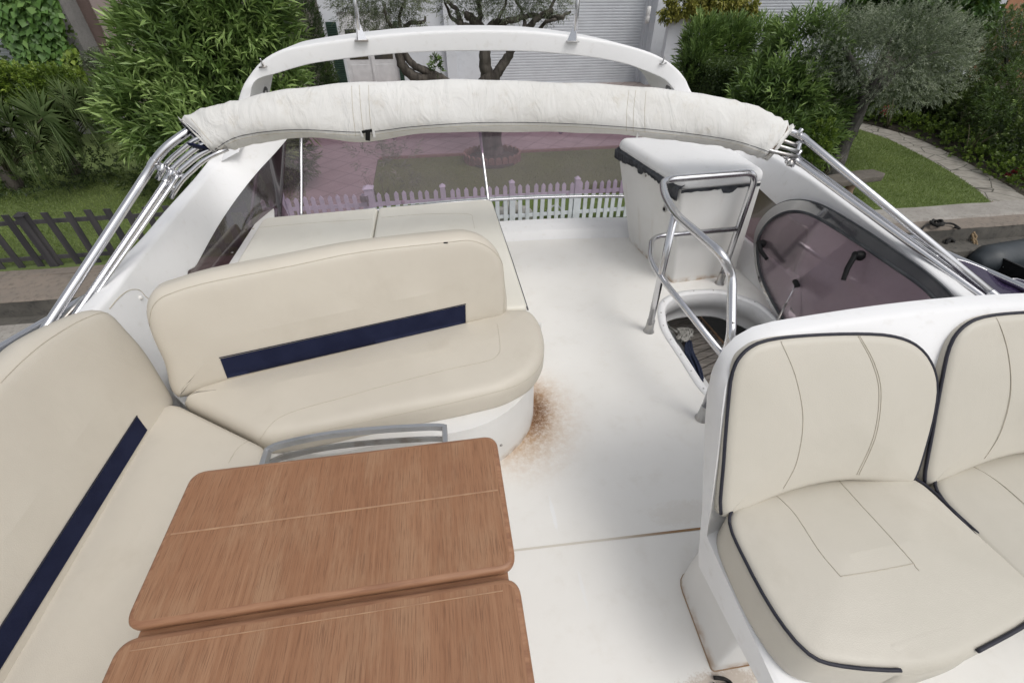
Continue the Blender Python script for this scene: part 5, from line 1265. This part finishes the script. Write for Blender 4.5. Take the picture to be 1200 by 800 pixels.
bushleaves('foliage', 'lf_dark', dk, [bl(30, 205, 70, 18, 13), bl(105, 190, 40, 20, 13.4), bl(-40, 190, 60, 60, 13.5), bl(200, 205, 60, 14, 13)], 1300, 7, .12, .10, .035, .9, .4, .3, bright=.3)

# =================================================================== RIGHT GARDEN
t = thing('clipped_hedge', 'square clipped hedge block left of the bushes on the right', 'hedge', P(870, 120, y=14))
hp0 = P(822, 110, y=14.5); hp1 = P(908, 110, y=14.5); ht = P(865, 75, y=14.5).z
n_ = 22000; r = np.random.default_rng(4); fx = r.random(n_); sel = r.random(n_)
pos = np.stack([hp0.x+(hp1.x-hp0.x)*fx, np.where(sel < .5, 13.8+.06*r.normal(size=n_), 13.8+2.2*r.random(n_)), np.where(sel < .5, -2.0+(ht+2.0)*r.random(n_), ht+.05*r.normal(size=n_))], 1)
d = np.where((sel < .5)[:, None], np.array([0, -1, .5]), np.array([0, -.2, 1.]))+r.normal(size=(n_, 3))*.6
ls = r.random(n_) < .25; pos[ls, 0] = hp0.x+.05*r.normal(size=ls.sum()); pos[ls, 1] = 13.8+2.2*r.random(ls.sum()); pos[ls, 2] = -2.2+(ht+2.2)*r.random(ls.sum())
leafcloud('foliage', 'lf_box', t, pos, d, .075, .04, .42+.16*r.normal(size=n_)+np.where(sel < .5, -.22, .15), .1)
MB().box(((hp0.x+hp1.x)/2, 14.95, (-2.05+ht)/2), (hp1.x-hp0.x-.1, 2.1, ht+2.0)).build('hedge_core', 'lf_cyp', t, smooth=False)
def gb(u, v, r, h): p = P(u, v, z=G); return (p.x, p.y, G+h*.35, r, r*.75, h)
def bush(name, label, base, blobs, mat, ns, per, sl, L, W, **k):
    t = thing(name, label, 'bush', base); bushleaves('foliage', mat, t, blobs, ns, per, sl, L, W, **k); stems(t, base, .5, 7, 1.0, .018, 'twig', seed=int(abs(base[0])*7) % 50); return t
bush('flowering_oleander', 'feathery pale oleander in front of the white pillar and vine', P(835, 120, y=15.5), [bl(820, 62, 18, 26, 15.8), bl(850, 58, 20, 20, 15.8), bl(885, 54, 16, 16, 15.8), bl(808, 92, 14, 24, 15.3)], 'lf_ole', 900, 11, .40, .24, .034, spread=.6, upb=1.1, bright=.5)
bush('oleander_bush', 'dense mid green oleander left of the leaning olive tree', P(930, 200, y=11.8), [bl(935, 75, 42, 42, 12.2), bl(910, 120, 45, 40, 11.8), bl(960, 130, 35, 45, 11.9), bl(905, 155, 40, 22, 11.4), bl(950, 165, 25, 22, 11.2), bl(880, 130, 26, 26, 11.8)], 'lf_ole', 1500, 11, .34, .24, .040, spread=.95, upb=.7, bright=.52)
bush('flowering_shrub', 'light green shrub beside the right end of the folded canvas', P(952, 222, y=10.4), [bl(948, 190, 16, 26, 10.5), bl(960, 165, 16, 20, 10.7)], 'lf_lime', 240, 9, .12, .09, .035, bright=.35)
# leaning olive, right
YR = 11.3
t = thing('silver_olive_tree', 'leaning olive tree with a wide silvery crown on the right lawn', 'olive tree', P(975, 207, z=G))
m_ = MB(); A = lambda u, v, y=YR: P(u, v, y=y)
branch(m_, [P(974, 208, z=G), A(981, 185), A(992, 160), A(1003, 138), A(1010, 120), A(1022, 103)], .24, .14, 11, .02, 31)
branch(m_, [A(1005, 135), A(1015, 118), A(1035, 100), A(1055, 80)], .13, .05, 8, .02, 32); branch(m_, [A(1010, 120), A(1008, 100), A(1000, 75), A(990, 55)], .11, .05, 8, .02, 33); branch(m_, [A(1018, 108), A(1040, 90), A(1080, 70), A(1100, 60)], .09, .03, 7, .02, 34); branch(m_, [A(1015, 112), A(1030, 80), A(1045, 45)], .08, .03, 7, .02, 35)
m_.build('trunk', 'bark2', t)
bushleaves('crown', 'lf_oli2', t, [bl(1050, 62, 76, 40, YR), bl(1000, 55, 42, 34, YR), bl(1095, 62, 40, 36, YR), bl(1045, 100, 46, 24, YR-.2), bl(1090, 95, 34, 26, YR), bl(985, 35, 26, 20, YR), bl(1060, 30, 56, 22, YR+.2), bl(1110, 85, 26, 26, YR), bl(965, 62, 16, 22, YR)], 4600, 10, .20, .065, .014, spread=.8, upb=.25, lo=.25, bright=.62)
# dark hedge masses behind the path
bush('dark_shrub', 'dark shrub with red blooms behind the start of the stone path', P(1040, 150, z=G), [bl(1035, 130, 30, 24, 16.5), bl(1070, 140, 34, 24, 16), bl(1010, 125, 20, 22, 16.8)], 'lf_dark', 1500, 9, .16, .12, .045, bright=.42)
bush('dark_shrub', 'large dark shrub bank behind the middle of the curved path', P(1120, 165, z=G), [bl(1110, 140, 46, 36, 15), bl(1150, 150, 46, 40, 13.6), bl(1125, 95, 50, 50, 16), bl(1170, 110, 50, 50, 14.5), bl(1120, 60, 60, 45, 17.5), bl(1190, 50, 40, 34, 17), bl(1180, 170, 40, 30, 12.2)] + [gb(u, v, 1.15, 1.0) for u, v in ((1040, 138), (1075, 142), (1105, 150), (1130, 160), (1155, 170), (1178, 182), (1200, 192), (1225, 205))] + [ bl(1135, 172, 24, 18, 13.1), bl(1085, 155, 26, 14, 14.8)], 'lf_dark', 7000, 9, .17, .12, .045, bright=.48)
bush('dark_shrub', 'tangled shrub at the right edge of the picture', P(1210, 210, y=10.5), [bl(1190, 165, 40, 34, 11.6), bl(1215, 120, 60, 50, 12.2), bl(1240, 190, 40, 34, 10.6), bl(1205, 196, 34, 22, 10.9), bl(1200, 70, 40, 40, 14)], 'lf_ole', 1800, 10, .22, .12, .022, bright=.30)
bush('lime_groundcover', 'light green low plants edging the outer side of the path', P(1130, 185, z=G), [bl(1100, 170, 16, 7, 13.6), bl(1130, 184, 16, 8, 12.4), bl(1155, 198, 16, 9, 11.5), bl(1172, 206, 12, 10, 11), bl(1070, 152, 22, 7, 15), bl(1020, 146, 18, 6, 16)] + [gb(u, v, .6, .38) for u, v in ((1005, 139), (1030, 144), (1052, 148), (1075, 154), (1098, 164), (1118, 174), (1138, 185), (1156, 194), (1172, 203), (1188, 211), (1205, 220))] + [bl(1085, 162, 20, 9, 14.2), bl(1115, 176, 20, 10, 13), bl(1142, 190, 18, 11, 12), bl(1185, 212, 18, 11, 10.8), bl(1200, 218, 14, 10, 10.4)], 'lf_lime', 2300, 7, .08, .08, .045, bright=.35)
t = thing('broadleaf_tree', 'broad leaved green tree behind the silvery olive crown', 'tree', P(1080, 60, y=18))
bushleaves('crown', 'lf_broad', t, [bl(1040, 10, 40, 26, 17), bl(1085, 14, 50, 32, 17), bl(1120, 30, 30, 30, 16.5), bl(1140, 0, 18, 12, 16), bl(1060, -20, 60, 25, 17), bl(1020, 28, 24, 16, 17)], 1500, 9, .30, .22, .12, upb=.2, lo=.3, bright=.5, droop=.3)
MB().tube([(P(1080, 60, y=18).x, 18, G), (P(1080, 40, y=18).x, 17.6, 0)], [.14, .10], 9).build('trunk', 'bark2', t)
t = thing('bare_shrub', 'greyish twiggy shrub in the top right corner below the orange wall', 'bush', P(1180, 80, y=13.5))
bushleaves('foliage', 'lf_oli2', t, [bl(1180, 38, 32, 18, 14.5), bl(1160, 60, 24, 16, 14.5)], 420, 9, .26, .06, .012, bright=.5, lo=.1, upb=.2); stems(t, P(1180, 95, y=14.5), 1.2, 14, 1.9, .02, 'bark2', seed=12)
ow = thing('orange_house', 'orange rendered wall glimpsed in the top right corner', 'house', (X(1190, 0, 22), 22, G))
MB().box((X(1175, 0, 22)+3, 22.4, .6), (6, .8, 6.4)).build('wall', 'wall_o', ow, smooth=False)
MB().box((X(1172, 0, 22)-.2, 22.2, .6), (.5, 1.0, 6.4)).build('white_pier', 'wall_w', ow, smooth=False)
# red flowers
for k, (u, v, n_, ru, y, lb) in enumerate(((1036, 131, 26, 6, 15.2, 'two red blooms in the dark shrub behind the olive trunk'), (1190, 208, 120, 13, 10.0, 'cluster of red blooms by the brick end of the path'))):
    t = thing('flower_cluster', lb, 'flowers', P(u, v, y=y))
    b = [bl(u, v, ru*.8, 5 if k == 0 else 9, y)]
    bushleaves('petals', 'flower', t, b, n_, 6, .02, .055, .05, spread=1.2, lo=.1, bright=.5)
    stems(t, P(u, v+8, y=y), .15, 5, .25, .006, 'twig', seed=k)
# diagonal dark gutter and white fascia
a, b = P(985, 22, y=22.5), P(1003, -25, y=22.5)
t = thing('roof_verge', 'sloping dark gutter with white fascia at the end of the right shutter', 'gutter', a)
MB().tube([a, b], .09, 8).build('gutter', 'dark', t); MB().box((a+b)/2+V((.22, .05, -.1)), (.14, .1, (b-a).length), (b-a).to_track_quat('Z', 'Y').to_matrix()).build('fascia', 'wall_w', t, smooth=False)

# stone bench
bc = P(994, 236, z=G); 
t = thing('stone_bench', 'mossy stone slab bench on two rounded legs on the right lawn', 'bench', bc)
sl0 = P(998, 212, y=bc.y+.1)
R_ = Matrix.Rotation(.18, 3, 'Z'); m_ = MB(); rr = random.Random(3)
o_ = [V((a*1.25, b*1.1, 0)) for a, b in ((-.62, -.18), (-.3, -.22), (.1, -.2), (.5, -.22), (.66, -.12), (.64, .16), (.3, .22), (-.2, .2), (-.55, .2), (-.66, .05))]
m_.prism([sl0+R_ @ p for p in o_], (0, 0, .13)).build('slab', 'stone', t, bevel=.02)
for s in (-.42, .02):
    c = V((sl0.x+s, sl0.y-.02, G)); MB().lathe(c, [(.13, 0), (.14, .08), (.09, .25), (.11, sl0.z-G-.05), (.13, sl0.z-G+.003)], 12).build('leg', 'stone_t', t)
# ropes on the quay
c = P(1098, 262, z=G+.05)
m_ = ropecoil(c, .22, .10, 3.5, .022, (0, .25, 1), 11, .03)
m_.tube(cr([c, P(1085, 264, z=G+.04), P(1078, 272, z=G-.05)], 6), .02, 7); m_.tube(cr([c, P(1115, 262, z=G+.04), P(1125, 268, z=G), P(1118, 266, z=G)], 6), .02, 7)
tag(m_.build('mooring_rope', 'rope_k'), 'tangled black mooring rope on the quay edge', 'rope')
c = P(1140, 281, y=7.5); m_ = ropecoil(c, .20, .05, 4, .018, (1, -.35, .3), 13, .03)
tag(m_.build('mooring_rope', 'rope_t'), 'tan rope coil hanging down the quay face above the inflatable boats', 'rope')
c = P(1112, 287, y=7.5); m_ = ropecoil(c, .12, .14, 3, .022, (.2, -1, .3), 14, .03)
tag(m_.build('mooring_rope', 'rope_k'), 'dark rope bunch hanging down the quay face left of the tan coil', 'rope')
# inflatable boats
def dinghy(label, p0, p1, r, wid, teal):
    t = thing('inflatable_boat', label, 'inflatable boat', (p0+p1)/2)
    d = (p1-p0).normalized(); s = V((d.y, -d.x, 0)); L = (p1-p0).length
    path = [p0, p0+d*.12, p0+d*.35] + [p0.lerp(p1, k/6) for k in range(2, 6)] + [p1, p1+d*.5+s*wid*.22, p1+d*.7+s*wid*.5, p1+d*.5+s*wid*.78, p1+s*wid] + [(p0+s*wid).lerp(p1+s*wid, 1-k/6) for k in range(1, 5)] + [p0+s*wid+d*.35, p0+s*wid+d*.12, p0+s*wid]
    q = cr(path, 3); k = len(q); rs = []
    for i in range(k):
        e = min(i, k-1-i)/3; rs.append(r*(.35 if e < .3 else .35+.65*min(1, (e-.0)/2)))
    tb_ = MB().tube(q, rs, 18).build('tube', 'tube', t)
    MB().loft([[p0.lerp(p1, a)+s*(r*.3)+V((0, 0, -r*.5)), p0.lerp(p1, a)+s*(wid-r*.3)+V((0, 0, -r*.5)), p0.lerp(p1, a)+s*(wid-r*.3)+V((0, 0, -r*.7)), p0.lerp(p1, a)+s*(r*.3)+V((0, 0, -r*.7))] for a in (.08, .5, 1.05)]).build('floor', 'tube', t, smooth=False)
    MB().box(p0+d*.3+s*wid/2, (wid*.8, .05, .4), Matrix.Rotation(math.atan2(s.y, s.x), 3, 'Z')).build('transom', 'dark', t, smooth=False)
    for a in teal:
        c = p0.lerp(p1, a); MB().tube([c-d*.14, c+d*.14], r*1.012, 18, caps=False).build('teal_band', 'teal', tb_)
    MB().lathe(p0.lerp(p1, .12)+V((0, -r, .05)), [(.05, 0), (.05, .02), (.02, .03), (0, .03)], 10, (0, -1, .2)).build('valve', 'steel_d', tb_)
a = P(1142, 308, z=-3.12); dinghy('grey inflatable boat with a teal band on its side tube at the right edge', a, a+V((3.0, .35, 0)), .34, -1.5 if False else 1.5, (.62,))
a = P(1050, 305, z=-3.15); b = P(1128, 312, z=-3.12); dinghy('grey inflatable boat with a teal band, half hidden behind the yacht wall', b, a+V((-1.2, .2, 0)), .26, -1.3, (.72,))
# short grass blades on the lawns
def grassfield(name, n_, poly_fn, seed, h):
    r = np.random.default_rng(seed); pos = poly_fn(r, n_); m = len(pos)
    d = np.stack([r.normal(size=m)*.35, r.normal(size=m)*.35, np.ones(m)], 1)
    tone = .45+.15*r.normal(size=m)+.15*np.sin(pos[:, 0]*2.1)*np.sin(pos[:, 1]*1.7)
    o = leafcloud(name, 'lf_grass', None, pos, d, h*(.6+.8*r.random(m)), .012, tone, .1, r.normal(size=(m, 3))); o['kind'] = 'stuff'; tag(o, None, 'grass'); return o
def inpoly(pts, poly):
    x, y = pts[:, 0], pts[:, 1]; ins = np.zeros(len(pts), bool); n_ = len(poly); j = n_-1
    for i in range(n_):
        xi, yi = poly[i][:2]; xj, yj = poly[j][:2]
        c = ((yi > y) != (yj > y)) & (x < (xj-xi)*(y-yi)/(yj-yi+1e-12)+xi); ins ^= c; j = i
    return ins
def region(poly):
    xs = [p[0] for p in poly]; ys = [p[1] for p in poly]
    def fn(r, n_):
        q = np.stack([r.uniform(min(xs), max(xs), n_), r.uniform(min(ys), max(ys), n_), np.full(n_, G+.008)], 1); return q[inpoly(q, poly)]
    return fn
g1 = grassfield('grass', 60000, region([(7.5, 8.64), (8.5, 14), (10, 15.5)] + [tuple(p) for p in pin] + [(12.9, 8.64)]), 1, .05); g1['label'] = 'mown grass blades of the right lawn around the stone bench'
g2 = grassfield('grass', 45000, region([(-11.5, 8.85), (-2.6, 8.85), (-4, 14), (-11.5, 14)]), 2, .055); g2['label'] = 'grass blades of the left lawn behind the dark fence'
g3 = grassfield('grass', 22000, region([(-1.7, 9.2), (5.5, 9.2), (5.5, 13.9), (-1.7, 13.9)]), 3, .05); g3['label'] = 'grass blades of the middle lawn behind the white picket fence'
# groups for the kinds that occur more than once
GR = {'oleander_bush': 'oleander bushes in the gardens', 'dark_shrub': 'dark shrubs in the gardens', 'fan_palm': 'fan palms on the left lawn', 'inflatable_boat': 'inflatable boats moored at the quay', 'mooring_rope': 'mooring ropes on the quay', 'cypress': 'cypresses by the white house', 'flower_cluster': 'red flower clusters in the right garden', 'grass': 'grass blades on the lawns'}
for o in bpy.data.objects:
    if o.parent is None and o.name.split('.')[0] in GR and 'group' not in o: o['group'] = GR[o.name.split('.')[0]]
